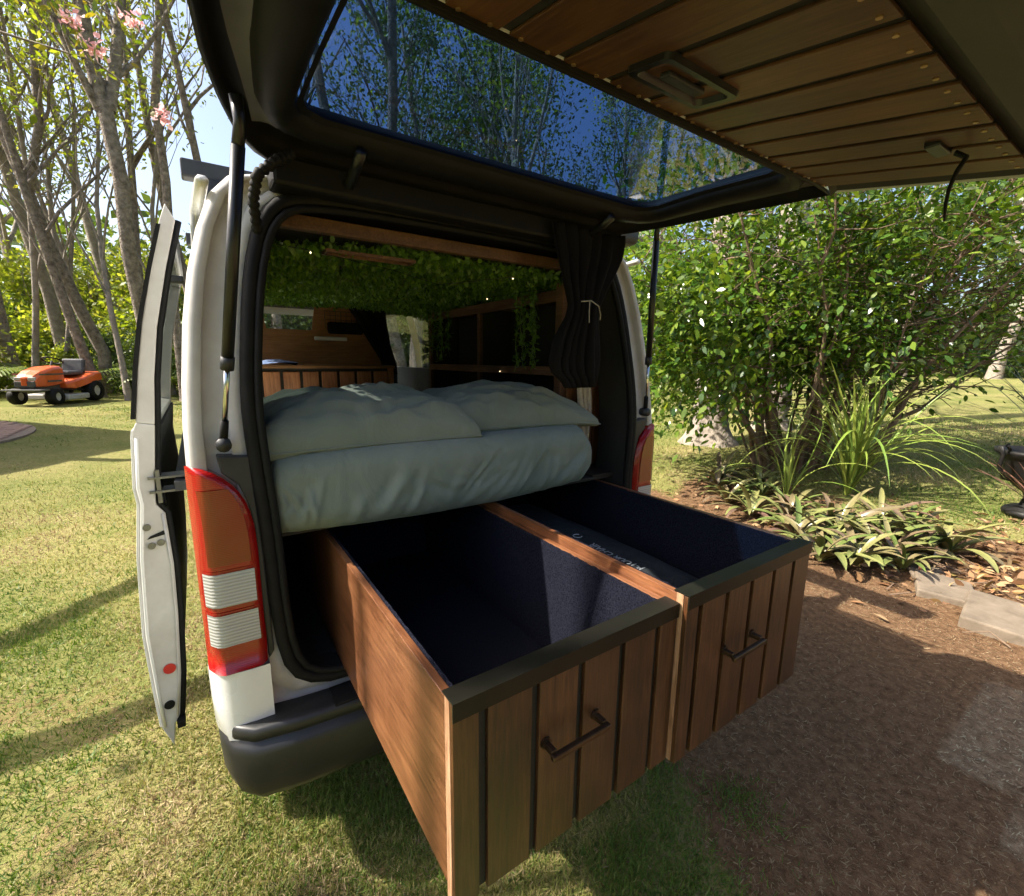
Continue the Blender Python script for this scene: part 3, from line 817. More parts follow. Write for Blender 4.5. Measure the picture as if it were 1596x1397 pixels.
def blend(t):
    return [(a[0] + (b[0] - a[0]) * t, a[1] + (b[1] - a[1]) * t) for a, b in zip(OUT, INN)]
def ringloop(t, dy):
    return [(x, lean(z) + dy, z) for x, z in full(blend(t))]

def build_shell():
    # rear surround with a gutter for the gas struts
    m = MB().loops([ringloop(t, d) for t, d in ((0, .075), (.006, .048), (.025, .026), (.06, .010), (.10, .003), (.18, .0), (.185, .0), (.30, .002), (.306, .004), (.318, .022), (.325, .026), (.60, .028), (.605, .028), (.70, .030), (.706, .028), (.72, .012), (.728, .010), (1.0, .009), (1.003, .012), (1.02, .09))])
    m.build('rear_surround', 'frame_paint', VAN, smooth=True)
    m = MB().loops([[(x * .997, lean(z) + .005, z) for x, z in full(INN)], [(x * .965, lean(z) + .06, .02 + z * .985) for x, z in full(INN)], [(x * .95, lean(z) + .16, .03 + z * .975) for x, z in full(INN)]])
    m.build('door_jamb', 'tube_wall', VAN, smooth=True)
    pts = [(x * .988, lean(z) - .004, 1.25 + (z - 1.25) * .988) for x, z in full(INN)]
    pts = pts + [pts[0], pts[1]]
    # smooth the seal path
    sp = []
    for i in range(len(pts) - 2):
        a, b, c = Vector(pts[i - 1] if i else pts[-3]), Vector(pts[i]), Vector(pts[i + 1])
        sp.append((a + b * 2 + c) / 4 * .5 + b * .5); sp.append((b + c) / 2)
    sp.append(sp[0])
    MB().tube(sp, .0185, 10, cap=False).build('door_seal', 'rubber', VAN, smooth=True)
    MB().tube([p + Vector((0, -.012, 0)) + Vector((-p.x * .03, 0, -(p.z - 1.25) * .03)) for p in sp], .010, 8, cap=False).build('door_seal', 'rubber', VAN, smooth=True)
    # body side and roof, from the rear corner to the nose
    prof = [(.80, .36)] + [(-x, z) for x, z in OUT[3:]]
    ys = [.075, .32, 1.12, 1.30, 2.32, 2.48, 2.62, 3.35, 3.55, 3.8, 4.05, 4.3, 4.5, 4.62, 4.70]
    top = {3.8: 1.975, 4.05: 1.80, 4.3: 1.50, 4.5: 1.25, 4.62: 1.08, 4.70: .92}
    def pt(i, y, sg):
        x, z = prof[i]; zt = top.get(y, 1.99); zb = .36
        z2 = zb + (z - zb) * (zt - zb) / (1.99 - zb) if zt < 1.99 else z
        k = 1 - .06 * max(0, y - 3.8) ** 1.3
        yy = y + (lean(z) if y < .1 else 0)
        return (sg * x * k, yy, z2)
    win = (7, 11)       # profile rows that carry the side windows
    for sg in (-1, 1):
        m = MB(); vv = []; ff = []
        n = len(prof)
        for y in ys:
            for i in range(n): vv.append(pt(i, y, sg))
        glass = {}
        for j in range(len(ys) - 1):
            for i in range(n - 1):
                y0, y1 = ys[j], ys[j + 1]
                isw = win[0] <= i < win[1] and ((.3 < y0 < 1.1) or (1.29 < y0 < 2.3) or (sg > 0 and 2.3 < y0 < 2.4) or (2.6 < y0 < 3.3))
                door = sg < 0 and 1.29 < y0 < 2.3 and 1 <= i < 11
                shield = y0 >= 3.35 and y1 <= 4.5 and i >= 11
                f = (j * n + i, j * n + i + 1, (j + 1) * n + i + 1, (j + 1) * n + i)
                if door: continue
                if isw or shield: glass.setdefault((y0 if isw else 'w'), []).append(f)
                else: ff.append(f)
        m.add(vv, ff); m.build('body_side', 'white_paint', VAN, smooth=True)
        for key, fs in glass.items():
            g = MB().add(vv, fs); me = g.mesh('window'); bm = bmesh.new(); bm.from_mesh(me)
            bmesh.ops.delete(bm, geom=[v for v in bm.verts if not v.link_faces], context='VERTS'); bm.to_mesh(me); bm.free(); set_smooth(me)
            mesh_obj('windscreen' if key == 'w' else 'window', me, 'glass_clear' if (key == 'w' or key > 2.5) else 'glass_privacy', VAN)
    MB().box((-.80, .08, .35), (.80, 4.6, .36)).build('underbody', 'rubber', VAN)
    # nose closing panel
    MB().add([(-.74, 4.70, .36), (.74, 4.70, .36), (.74, 4.70, .92), (-.74, 4.70, .92)], [(0, 1, 2, 3)]).build('front_panel', 'white_paint', VAN)
    # rain gutter on the left roof edge
    for sg in (-1, 1):
        MB().tube([(sg * .742, .06, 1.905), (sg * .752, .3, 1.897), (sg * .752, 3.7, 1.897)], [.014, .016, .014], 6, flat=.7).build('rain_gutter', 'white_paint', VAN, smooth=True)
build_shell()

def build_wheel(x, y):
    s = 1 if x > 0 else -1
    w = MB(); n = 28
    prof = [(.20, .02), (.205, .09), (.26, .105), (.315, .095), (.335, .06), (.337, -.06), (.315, -.095), (.26, -.105), (.2, -.09)]
    w.loops([[(x + s * o, y + math.cos(2 * math.pi * k / n) * q, .335 + math.sin(2 * math.pi * k / n) * q) for k in range(n)] for q, o in prof])
    t = w.build('wheel', 'rubber', VAN, smooth=True)
    MB().disc((x + s * .03, y, .335), (s, 0, 0), .205, .03, 24).build('rim', 'bolt', t)
for x in (-.70, .70):
    for y in (1.05, 3.75):
        build_wheel(x, y)
for s in (-1, 1):
    MB().box((s * .70 - .11, .60, .16), (s * .70 + .11, .615, .50)).build('mud_flap', 'rubber', VAN)

def build_bumper():
    path = [(-.828, .55), (-.832, .12), (-.826, .035), (-.806, -.025), (-.762, -.066), (-.65, -.088), (-.35, -.098), (0, -.10)]
    path = path + [(-x, y) for x, y in path[-2::-1]]
    sec = [(.10, .540), (.030, .546), (.012, .545), (.006, .541), (.003, .530), (.002, .512), (.014, .506), (.014, .500), (-.002, .494), (-.008, .47), (-.006, .40), (.008, .345), (.03, .312), (.09, .30)]
    loops = []
    for (o, z) in sec:
        l = []
        for i, (x, y) in enumerate(path):
            a = Vector(path[max(0, i - 1)]); b = Vector(path[min(len(path) - 1, i + 1)]); t = (b - a).normalized(); nrm = Vector((-t.y, t.x))   # points into the van
            l.append((x + nrm.x * o, y + nrm.y * o, z - .012 * (abs(x) < .6)))
        loops.append(l)
    MB().loops(loops, closed=False).build('bumper', 'bumper_plastic', VAN, smooth=True)
    MB().box((-.56, -.085, .537), (.56, .0, .545)).build('step_pad', 'rubber', VAN, bevel=.003)
    MB().box((-.52, -.012, .575), (-.40, .004, .592)).build('latch_plate', 'black_metal', VAN, bevel=.002)
build_bumper()

# tail lights
def lensmat(name, c, rough=.12, ridges=True, amt=.35, sc=26.0, con=.75):
    m, nt, b = new_mat(name)
    b.inputs['Base Color'].default_value = (*c, 1); b.inputs['Roughness'].default_value = rough; b.inputs['Coat Weight'].default_value = .6; b.inputs['Coat Roughness'].default_value = .03
    if ridges:
        co = obj_coord(nt); w = nd(nt, 'ShaderNodeTexWave', Scale=sc, Distortion=0.0); w.bands_direction = 'Z'
        nt.links.new(co, w.inputs['Vector']); add_bump(nt, b, w.outputs[0], amt, .004)
        r = ramp(nt, w.outputs[0], [(0, tuple(q * con for q in c)), (1, tuple(min(1, q * 1.2) for q in c))]); nt.links.new(r.outputs[0], b.inputs['Base Color'])
    return m
M['lens_red'] = lensmat('lens_red', (.30, .006, .005), .06, True, .10, 60.0, .9)
M['lens_amber'] = lensmat('lens_amber', (.20, .016, .003), .06, True, .08, 70.0, .85)
M['lens_clear'] = lensmat('lens_clear', (.40, .40, .39), .08, True, .25, 36.0, .84)
M['lens_dark'] = lensmat('lens_dark', (.30, .010, .008), .08, False)
def build_lamp(sg):
    ctr = [(.700, -.708), (.76, -.706), (.85, -.707), (.95, -.7065), (1.02, -.706), (1.075, -.708), (1.115, -.714), (1.15, -.724), (1.18, -.738), (1.205, -.757), (1.225, -.780), (1.238, -.803), (1.246, -.826)]
    def pnt(u, z, off=0.0):
        zz = [c[0] for c in ctr]; xr = np.interp(z, zz, [c[1] for c in ctr]); xl = -.841
        x = xl + (xr - xl) * u
        t = max(0.0, (-.800 - x) / .041)
        edge = min(1.0, (xr - x) / .02 if xr > x else 0)
        y = -.026 * min(1, edge + .35) + .055 * t * t - off
        return (sg * -x if sg > 0 else x, y, z) if False else ((-x if sg > 0 else x), y, z)
    zs = [.700, .70, .76, .80, .85, .90, .95, 1.0, 1.05, 1.09, 1.12, 1.15, 1.175, 1.195, 1.212, 1.226, 1.238, 1.246]
    m = MB(); nu = 12
    m.grid(nu, len(zs), lambda u, v: pnt(u, zs[int(round(v * (len(zs) - 1)))]))
    m.add([pnt(1, z) for z in zs] + [(pnt(1, z)[0], .03, z) for z in zs], [(i, i + 1, i + 1 + len(zs), i + len(zs)) for i in range(len(zs) - 1)])
    lamp = m.build('tail_light', 'lens_red', VAN, smooth=True, recalc=False)
    def patch(name, mat, z0, z1, u0, u1, off, nz=9):
        MB().grid(9, nz, lambda u, v: pnt(u0 + (u1 - u0) * u, z0 + (z1 - z0) * v, off)).build(name, mat, lamp, smooth=True, recalc=False)
    patch('amber_lens', 'lens_amber', .998, 1.190, .18, .86, .004, 14)
    for a, b in ((.890, .978), (.782, .868)):
        patch('reflector', 'lens_dark', a - .006, b + .006, .05, .93, .0025)
        patch('clear_lens', 'lens_clear', a, b, .08, .90, .006)
build_lamp(-1); build_lamp(1)
for sg in (-1, 1):
    # painted corner panel under the lamp and grey trim beside it
    m = MB(); xs = [-.845, -.844, -.840, -.830, -.815, -.796, -.774, -.75, -.705]; yy = [.09, .06, .035, .010, -.008, -.020, -.026, -.028, -.028]; zs = [.500, .52, .60, .68, .699]
    m.grid(len(xs), len(zs), lambda u, v: ((xs[int(round(u * 8))] + (.012 * (1 - min(1, v * 3)) if u < .5 else 0)) * -sg, yy[int(round(u * 8))], zs[int(round(v * 4))]))
    m.add([(-sg * -.705, -.028, z) for z in zs] + [(-sg * -.705, .03, z) for z in zs], [(i, i + 1, i + 6, i + 5) for i in range(4)])
    m.build('corner_panel', 'white_paint', VAN, smooth=True)
    m = MB().prism([(sg * .704, .70), (sg * .690, .72), (sg * .694, 1.0), (sg * .705, 1.262), (sg * .775, 1.268), (sg * .768, 1.225), (sg * .735, 1.192), (sg * .718, 1.14), (sg * .708, 1.08), (sg * .7085, .9)], 1, -.008, .035)
    m.build('lamp_trim', 'grey_plastic', VAN, bevel=.004)

# gas struts
def build_strut(sg):
    b = Vector((sg * .757, -.012, 1.300)); t = Vector((sg * .700 if sg > 0 else -.686, -.06 if sg > 0 else -.215, 1.975 if sg > 0 else 1.915))
    d = t - b
    s = MB().tube([b + d * .30, b + d * .97], [.0125, .0125], 14).build('gas_strut', 'black_metal', VAN, smooth=False)
    set_smooth(s.data)
    MB().tube([b + d * .06, b + d * .31], [.0062, .0062], 10).build('rod', 'chrome', s, smooth=True)
    MB().tube([b + d * .285, b + d * .33], [.0142, .0142], 12).build('collar', 'grey_plastic', s, smooth=True)
    MB().tube([b + d * .0, b + d * .09], [.009, .009], 8).build('end_joint', 'rubber', s, smooth=True)
    MB().disc(b + Vector((0, .02, -.004)), (0, -1, 0), .017, .035).build('ball_mount', 'grey_plastic', s, smooth=True)
    MB().tube([b + d * .95, b + d * 1.03, t + Vector((0, -.01, .06))], [.012, .010, .012], 8).build('top_bracket', 'black_metal', s, smooth=True)
build_strut(-1); build_strut(1)
# wiring conduit into the tailgate
def build_conduit():
    pts = [Vector((-.640, .035, 1.80)), Vector((-.648, -.01, 1.86)), Vector((-.640, -.045, 1.905)), Vector((-.600, -.05, 1.94)), Vector((-.56, -.04, 1.97))]
    path = []; rad = []
    for i in range(len(pts) - 1):
        for k in range(12):
            path.append(pts[i].lerp(pts[i + 1], k / 12)); rad.append(.0125 if k % 3 else .009)
    MB().tube(path, rad, 12).build('wiring_conduit', 'rubber', VAN, smooth=True)
build_conduit()

# roof rack
def build_rack():
    for y in (.66, 1.75, 2.8):
        b = MB().box((-.775, y - .03, 2.075), (.78, y + .03, 2.13)).build('roof_bar', 'grey_plastic', VAN, bevel=.006)
        for s in (-1, 1):
            MB().prism([(s * .70, 2.075), (s * .63, 2.075), (s * .715, 1.90), (s * .755, 1.895)], 1, y - .05, y + .05).build('rack_foot', 'black_metal', b, bevel=.006)
    MB().box((.87, .28, 2.045), (1.0, 2.9, 2.195)).build('stripe_shade_box', 'grey_plastic', VAN, bevel=.03, seg=4)  # unseen box added beside the roof to cast a narrow stripe of shade
    for y in (.66, 1.75, 2.8):
        MB().box((.775, y - .02, 2.08), (.875, y + .02, 2.125)).build('shade_box_bracket', 'black_metal', VAN)  # brackets made up to carry the added shade box
build_rack()

# sliding side door, slid back along the left side
def build_sliding_door():
    pr = [(-.822, 1.900), (-.838, 1.856), (-.869, 1.737), (-.903, 1.589), (-.925, 1.468), (-.945, 1.325), (-.953, 1.305), (-.957, 1.282), (-.968, 1.143), (-.964, 1.096), (-.982, .937), (-.995, .699), (-.990, .515), (-.985, .392), (-.961, .316), (-.950, .393), (-.937, .416), (-.921, .552), (-.908, .758), (-.903, .907), (-.907, 1.061), (-.925, 1.090), (-.918, 1.184), (-.904, 1.317), (-.892, 1.444), (-.872, 1.579), (-.838, 1.729), (-.803, 1.862)]
    up = pr[:6] + pr[23:]; lo = pr[5:24]
    y0, y1 = .30, 1.36
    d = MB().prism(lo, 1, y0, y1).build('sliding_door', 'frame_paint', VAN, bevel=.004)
    # window frame posts and head
    MB().prism(up, 1, y0, y0 + .075).build('door_pillar', 'frame_paint', d, bevel=.003)
    MB().prism(up, 1, y1 - .08, y1).build('door_pillar', 'frame_paint', d, bevel=.003)
    MB().prism([(-.822, 1.900), (-.838, 1.856), (-.850, 1.81), (-.822, 1.80), (-.803, 1.862)], 1, y0 + .075, y1 - .08).build('door_head', 'white_paint', d)
    out = [(-.842, 1.845), (-.875, 1.725), (-.909, 1.589), (-.931, 1.468), (-.950, 1.335)]
    g = MB(); g.loops([[(x, y, z) for x, z in out] for y in (y0 - .004, y1 - .02)], closed=False); g.loops([[(x + .005, y, z) for x, z in out] for y in (y0 - .004, y1 - .02)], closed=False)
    g.build('window', 'glass_privacy', d)
    ed = [(x - .004, z) for x, z in out] + [(x + .006, z) for x, z in out[::-1]]
    MB().prism(ed, 1, y0 - .006, y0 + .012).build('window_edge', 'rubber', d)
    # outer skin proud of the door edge
    osk = [(x - .004, z) for x, z in pr[6:14]]; osk = osk + [(x + .006, z) for x, z in osk[::-1]]
    MB().prism(osk, 1, y0 + .004, y1).build('outer_skin', 'white_paint', d, bevel=.002)
    inn = [(-.897, 1.30), (-.908, 1.19), (-.902, 1.06), (-.897, .91), (-.902, .76), (-.915, .56), (-.93, .43)]
    MB().prism(inn + [(x - .008, z) for x, z in inn[::-1]], 1, y0 + .03, y1 - .03).build('door_card', 'rubber', d)
    for x, z in ((-.952, 1.028), (-.947, .972), (-.925, .978)):
        MB().disc((x, y0 - .001, z), (0, -1, 0), .0095, .006).build('bolt', 'bolt', d)
    MB().prism([(-.955, .992), (-.948, 1.0), (-.915, 1.012), (-.912, 1.0), (-.935, .996)], 1, y0 - .003, y0 + .004).build('latch_slot', 'rubber', d)
    M['red_disc'] = noisy('red_disc', (.45, .02, .02), (.55, .03, .03), 10, .35)
    # pressed edges of the door shell
    MB().tube([(x + .009, y0 - .001, z) for x, z in pr[7:14]], .0045, 6).build('pressed_edge', 'white_paint', d, smooth=True)
    MB().tube([(x - .006, y0 - .001, z) for x, z in pr[16:21]], .0035, 6).build('pressed_edge', 'frame_paint', d, smooth=True)
    MB().tube([(x + .006, y0 + .012, z) for x, z in pr[15:28]], .008, 8).build('door_seal', 'rubber', d, smooth=True)
    MB().disc((-.946, y0 - .001, .580), (0, -1, 0), .0155, .004, 18).build('red_disc', 'red_disc', d)
    MB().disc((-.958, y0 - .001, .462), (0, -1, 0), .0135, .004, 16).build('plug', 'rubber', d)
    MB().box((-.945, y0 - .02, .385), (-.925, y0 + .02, .405)).build('roller', 'rubber', d)
    # hinge bracket reaching to the body rail
    br = MB()
    for z in (1.125, 1.165): br.box((-.935, y0 - .012, z), (-.845, y0 + .05, z + .006))
    br.box((-.918, y0 - .008, 1.095), (-.908, y0 + .03, 1.19))
    br.build('hinge_arm', 'bolt', d)
    MB().box((-.875, .25, 1.135), (-.84, 1.3, 1.160)).build('door_rail', 'grey_plastic', VAN)
    MB().box((-.866, y0 + .02, 1.705), (-.80, y0 + .06, 1.722)).build('upper_catch', 'grey_plastic', d, bevel=.003)
build_sliding_door()

# ------------------------------------------------------------------ tailgate
TZ = [(.09, 1.985), (.06, 2.0), (0, 2.006), (-.35, 2.006), (-.62, 1.992), (-1.03, 1.918), (-1.16, 1.880), (-1.24, 1.84), (-1.30, 1.79)]
TW = [(.09, .58), (.06, .63), (0, .668), (-.15, .71), (-.3, .742), (-.5, .765), (-1.0, .775), (-1.16, .765), (-1.24, .74), (-1.30, .68)]
def tz(y): return float(np.interp(-y, [-a for a, b in TZ], [b for a, b in TZ]))
def tw(y): return float(np.interp(-y, [-a for a, b in TW], [b for a, b in TW]))
def build_tailgate():
    cx, cy = 0.0, -.36; N = 96
    def hole(x, y):      # rounded window opening
        hx, hy, rr = .575, .2535, .065; qx, qy = abs(x) - hx + rr, abs(y + .3585) - hy + rr
        return math.hypot(max(qx, 0), max(qy, 0)) + min(max(qx, qy), 0) - rr
    def outer(x, y):
        if y > .085: return 1
        if y < -.632: return 1
        return abs(x) - tw(y)
    def cast(fn, a):
        lo, hi = 0.0, 1.2
        dx, dy = math.cos(a), math.sin(a)
        s = 0
        while s < 1.2 and fn(cx + dx * s, cy + dy * s) < 0: s += .01
        lo, hi = s - .01, s
        for _ in range(14):
            m = (lo + hi) / 2
            if fn(cx + dx * m, cy + dy * m) < 0: lo = m
            else: hi = m
        return (cx + dx * lo, cy + dy * lo)
    # corner-aware angles
    ang = sorted([2 * math.pi * k / N for k in range(N)])
    H = [cast(hole, a) for a in ang]; U = [cast(outer, a) for a in ang]
    def lp(s, dz): return [(u[0] + (h[0] - u[0]) * s, u[1] + (h[1] - u[1]) * s, tz(u[1] + (h[1] - u[1]) * s) + dz) for u, h in zip(U, H)]
    tg = MB().loops([lp(0, .03), lp(0, -.012), lp(.05, -.014), lp(.10, .014), lp(.16, .030), lp(.40, .032), lp(.48, .012), lp(.58, -.012), lp(.80, -.014), lp(.93, -.004), lp(1.0, .014), lp(1.0, .03)]).build('tailgate', 'tailgate_dark', VAN, smooth=True)
    # moulded grey strips that follow both sides
    for s in (-1, 1):
        L = [-.02, -.10, -.2, -.32, -.45, -.58, -.75, -.95, -1.1]
        MB().grid(4, len(L), lambda u, v: (s * (tw(L[int(round(v * 8))]) - .035 - .052 * u - .012 * math.sin(v * 6)), L[int(round(v * 8))], tz(L[int(round(v * 8))]) + (.022, .026, .026, .020)[int(round(u * 3))] - .006)).build('side_strip', 'strip_grey', tg, smooth=True)
    # window
    mg = MB(); mg.add([(x * 1.012, y + (y + .36) * .02, tz(y) + .022) for x, y in H], [tuple(range(N))])
    mg.build('window', 'glass_tint', tg)
    rim = MB().loops([[(x * .994, -.36 + (y + .36) * .99, tz(y) + .012) for x, y in H], [(x * .972, -.36 + (y + .36) * .955, tz(y) + .0195) for x, y in H]]).build('window_rim', 'rubber', tg, smooth=True)
    # lower panel under the boards, with the lip
    ys = [-.625, -.64, -.8, -1.03, -1.055, -1.075, -1.12, -1.18, -1.24, -1.30]
    dz = [-.004, .010, .010, .010, .004, -.028, -.030, -.018, -.006, .0]
    us = [-1, -.985, -.95, -.90, -.86, -.5, 0, .5, .86, .90, .95, .985, 1]; ud = [.0, -.014, .012, .02, 0, 0, 0, 0, 0, .02, .012, -.014, .0]
    MB().grid(13, 10, lambda u, v: (us[int(round(u * 12))] * tw(ys[int(round(v * 9))]), ys[int(round(v * 9))], tz(ys[int(round(v * 9))]) + dz[int(round(v * 9))] + ud[int(round(u * 12))])).build('lower_panel', 'tailgate_grey', tg, smooth=False, bevel=0)
    # outer skin: roof-side ring, lower sheet and white edge
    MB().loops([lp(-.004, -.004), lp(-.006, .035), lp(.06, .05), lp(.84, .05)]).build('outer_skin', 'white_paint', tg, smooth=True)
    MB().loops([lp(.835, .0505), lp(.94, .047), lp(1.0, .0265), lp(1.004, .0235)]).build('window_seal', 'rubber', tg, smooth=True)
    yl = [-.63, -.8, -1.0, -1.16, -1.24, -1.302]
    MB().grid(2, 6, lambda u, v: ((u * 2 - 1) * (tw(yl[int(round(v * 5))]) + .004), yl[int(round(v * 5))], tz(yl[int(round(v * 5))]) + (.05 if v < .99 else .035))).build('outer_skin', 'white_paint', tg)
    for s in (-1, 1):
        MB().grid(2, 6, lambda u, v: (s * (tw(yl[int(round(v * 5))]) + .004), yl[int(round(v * 5))], tz(yl[int(round(v * 5))]) - .006 + u * .056)).build('outer_edge', 'white_paint', tg)
    MB().add([(-.684, -1.303, tz(-1.3)), (.684, -1.303, tz(-1.3)), (.684, -1.303, tz(-1.3) + .036), (-.684, -1.303, tz(-1.3) + .036)], [(0, 1, 2, 3)]).build('outer_edge', 'white_paint', tg)
    # timber boards
    ya, yb = -.618, -1.032
    za, zb = 1.990, 1.913
    pitch = .107; L = math.hypot(ya - yb, za - zb); tilt = math.atan2(za - zb, ya - yb)
    me = MB().box((-.0438, -L, -.0025), (.0438, 0, .0025)).mesh('board'); me.materials.append(M['tail_wood'])
    for i in range(13):
        x = .6 - pitch * (i - .5)
        if abs(x) > .70: continue
        o = bpy.data.objects.new('board', me); COL.objects.link(o); o.parent = tg
        o.location = (x, ya, za); o.rotation_euler = (tilt, 0, 0)
        md = o.modifiers.new('bevel', 'BEVEL'); md.width = .0012; md.segments = 2
    MB().add([(-.71, ya - .002, za + .0028), (.71, ya - .002, za + .0028), (.71, yb + .002, zb + .0028), (-.71, yb + .002, zb + .0028)], [(0, 1, 2, 3)]).build('board_backing', 'gap_black', tg)
    sc = MB()
    for i in range(13):
        x = .6 - pitch * (i - .5)
        if abs(x) > .70: continue
        for t in (.045, .955):
            for dx in (-.026, .026):
                y = ya + (yb - ya) * t; z = za + (zb - za) * t
                sc.disc((x + dx, y, z - .0022), (0, .1, -1), .0042, .0022, 8)
    M['brass'] = noisy('brass', (.45, .30, .14), (.6, .42, .22), 30, .35, metal=.8)
    s_ = sc.build('screws', 'brass', tg); s_['kind'] = 'stuff'
    # recessed latch grip
    hx, hy = -.072, -.738
    hz = np.interp(-hy, [-ya, -yb], [za, zb]); Mx = Matrix.Translation((hx, hy, hz - .005)) @ Matrix.Rotation(tilt, 4, 'X')
    def rr_(w, h, rad, z, n=6):
        pts = []
        for (sx, sy, a0) in ((1, 1, 0), (-1, 1, 90), (-1, -1, 180), (1, -1, 270)):
            for k in range(n + 1):
                a = math.radians(a0 + 90 * k / n); pts.append(tuple(Mx @ Vector((sx * (w - rad) + math.cos(a) * rad, sy * (h - rad) + math.sin(a) * rad, z))))
        return pts
    hgrip = MB().loops([rr_(.096, .046, .014, .004), rr_(.095, .045, .014, -.007), rr_(.084, .034, .012, -.007), rr_(.080, .030, .010, .002), rr_(.076, .027, .010, .004)], cap1=True).build('latch_recess', 'black_metal', tg, smooth=False)
    MB().box((-.045, -.006, -.006), (.050, .016, .003), Mx).build('latch_lever', 'grey_plastic', hgrip, bevel=.003)
    # pull strap
    p0 = Vector((.478, -.936, 1.925))
    MB().box((p0.x - .045, p0.y - .012, p0.z - .006), (p0.x + .03, p0.y + .014, p0.z + .008)).build('strap_bracket', 'black_metal', tg, bevel=.003)
    st = [Vector((.50, -.955, 1.918)), Vector((.505, -.972, 1.905)), Vector((.50, -.962, 1.88)), Vector((.495, -.956, 1.85)), Vector((.495, -.955, 1.82)), Vector((.497, -.957, 1.79))]
    MB().tube(st, [.012, .013, .012, .010, .009, .006], 8, flat=.35).build('pull_strap', 'rubber', tg, smooth=True)
    # hinge gap cover between roof and tailgate
    MB().box((-.60, .02, 1.915), (.60, .105, 1.985)).build('hinge_cover', 'tailgate_dark', VAN, bevel=.01)
    for x in (-.42, .42):
        MB().tube([(x, .09, 1.93), (x, .02, 1.945), (x, -.05, 1.965), (x, -.10, 1.985)], [.014, .014, .014, .014], 6).build('hinge', 'black_metal', VAN, smooth=True)
build_tailgate()

# ------------------------------------------------------------------ van interior (fixed linings are parts of the van)
M['carpet'] = noisy('carpet', (.002, .0026, .007), (.021, .023, .038), 220.0, .98, bump=1.0, bscale=500, detail=2.0, spec=.1, bdist=.004)
M['lining_dark'] = noisy('lining_dark', (.012, .011, .010), (.022, .020, .018), 30, .85, bump=.2, bscale=200)
M['headliner'] = noisy('headliner', (.45, .44, .41), (.52, .51, .48), 20, .9)
M['hedge_leaf'] = leafmat('hedge_leaf', [(.04, .11, .012), (.09, .19, .02), (.15, .28, .03), (.05, .13, .015), (.20, .33, .04)], .35, .25)
def build_interior():
    MB().box((-.76, .10, .585), (.76, 2.7, .602)).build('floor', 'lining_dark', VAN)
    MB().box((.735, .14, .60), (.745, 1.62, 1.86)).build('wall_lining', 'lining_dark', VAN)
    M['door_blue'] = noisy('door_blue', (.045, .055, .065), (.06, .07, .082), 20, .6)
    MB().box((.785, 1.63, .60), (.795, 3.45, 1.437)).build('wall_lining', 'door_blue', VAN)
    MB().box((-.745, .14, .60), (-.735, 1.12, 1.30)).build('wall_lining', 'lining_dark', VAN)
    MB().box((-.68, .14, 1.868), (.68, 2.55, 1.876)).build('ceiling_lining', 'lining_dark', VAN)
    MB().box((-.70, 2.56, 1.875), (.70, 3.2, 1.885)).build('headliner', 'headliner', VAN)
    # timber strip over the opening
    MB().box((-.60, .135, 1.848), (.62, .165, 1.885)).build('ceiling_board', 'shelf_wood', VAN, bevel=.003)
    # artificial leaf ceiling
    r = np.random.default_rng(101); n = 30000
    x = r.uniform(-.70, .66, n); y = r.uniform(.20, 2.02, n)
    z = 1.862 - .055 * (np.abs(x) / .7) ** 3 - np.abs(r.normal(0, .008, n)) - .010 * vnoise(x, y, 9.0, 4)
    P = np.stack([x, y, z], 1); D = r.normal(size=(n, 3)); D[:, 2] -= .9
    o = mesh_obj('leaf_ceiling', fast_mesh('leaf_ceiling', oval_leaves(P, D, .023, r, .62, .2), 6), 'hedge_leaf', VAN); o['kind'] = 'stuff'
    o['label'] = 'artificial green leaves covering the ceiling'
    # roof hatch frame
    h = MB()
    for a, b in (((-.445, .250, 1.812), (-.165, .257, 1.822)), ((-.445, .20, 1.812), (-.165, .207, 1.822)), ((-.445, .207, 1.812), (-.438, .250, 1.822)), ((-.172, .207, 1.812), (-.165, .250, 1.822))): h.box(a, b)
    h.build('ceiling_light_frame', 'shelf_wood', VAN)
    # plywood partition with its window
    p = MB()
    yp, yq = 2.0, 2.012
    p.prism([(-.74, .60), (.355, .60), (.355, 1.685), (-.74, 1.685)], 1, yp, yq)
    p.prism([(-.74, 1.685), (-.41, 1.685), (-.435, 1.845), (-.70, 1.845)], 1, yp, yq)
    p.prism([(-.145, 1.685), (.355, 1.685), (.33, 1.845), (-.118, 1.845)], 1, yp, yq)
    pt = p.build('partition', 'plywood', VAN)
    M['white_plastic'] = noisy('white_plastic', (.78, .78, .76), (.78, .78, .76), 10, .4)
    for a, b in ((-.135, .075), (-.62, -.435)):
        MB().box((a, 1.982, 1.622), (b, 2.0, 1.648)).build('light_bar', 'white_plastic', pt, bevel=.008, seg=3)
    g = MB()
    for k in range(9): g.box((-.07 + .034 * k, 1.96, 1.70), (-.067 + .034 * k, 1.963, 1.81))
    for k in range(5): g.box((-.07, 1.957, 1.70 + .027 * k), (.205, 1.960, 1.703 + .027 * k))
    g.build('wire_rack', 'black_metal', pt)
    # front seats and dashboard seen past the partition
    for x in (-.42, .42):
        s = MB().box((x - .24, 2.60, .95), (x + .24, 2.75, 1.52)).build('front_seat', 'lining_dark', VAN, bevel=.05, seg=3)
        MB().box((x - .12, 2.62, 1.53), (x + .12, 2.72, 1.70)).build('headrest', 'lining_dark', s, bevel=.03, seg=3)
    MB().prism([(3.9, .75), (4.35, .75), (4.35, 1.18), (3.95, 1.22), (3.85, 1.1)], 0, -.72, .72).build('dashboard', 'lining_dark', VAN)
    MB().box((-.12, 3.78, 1.70), (.12, 3.80, 1.77)).build('rear_mirror', 'rubber', VAN, bevel=.01)
build_interior()

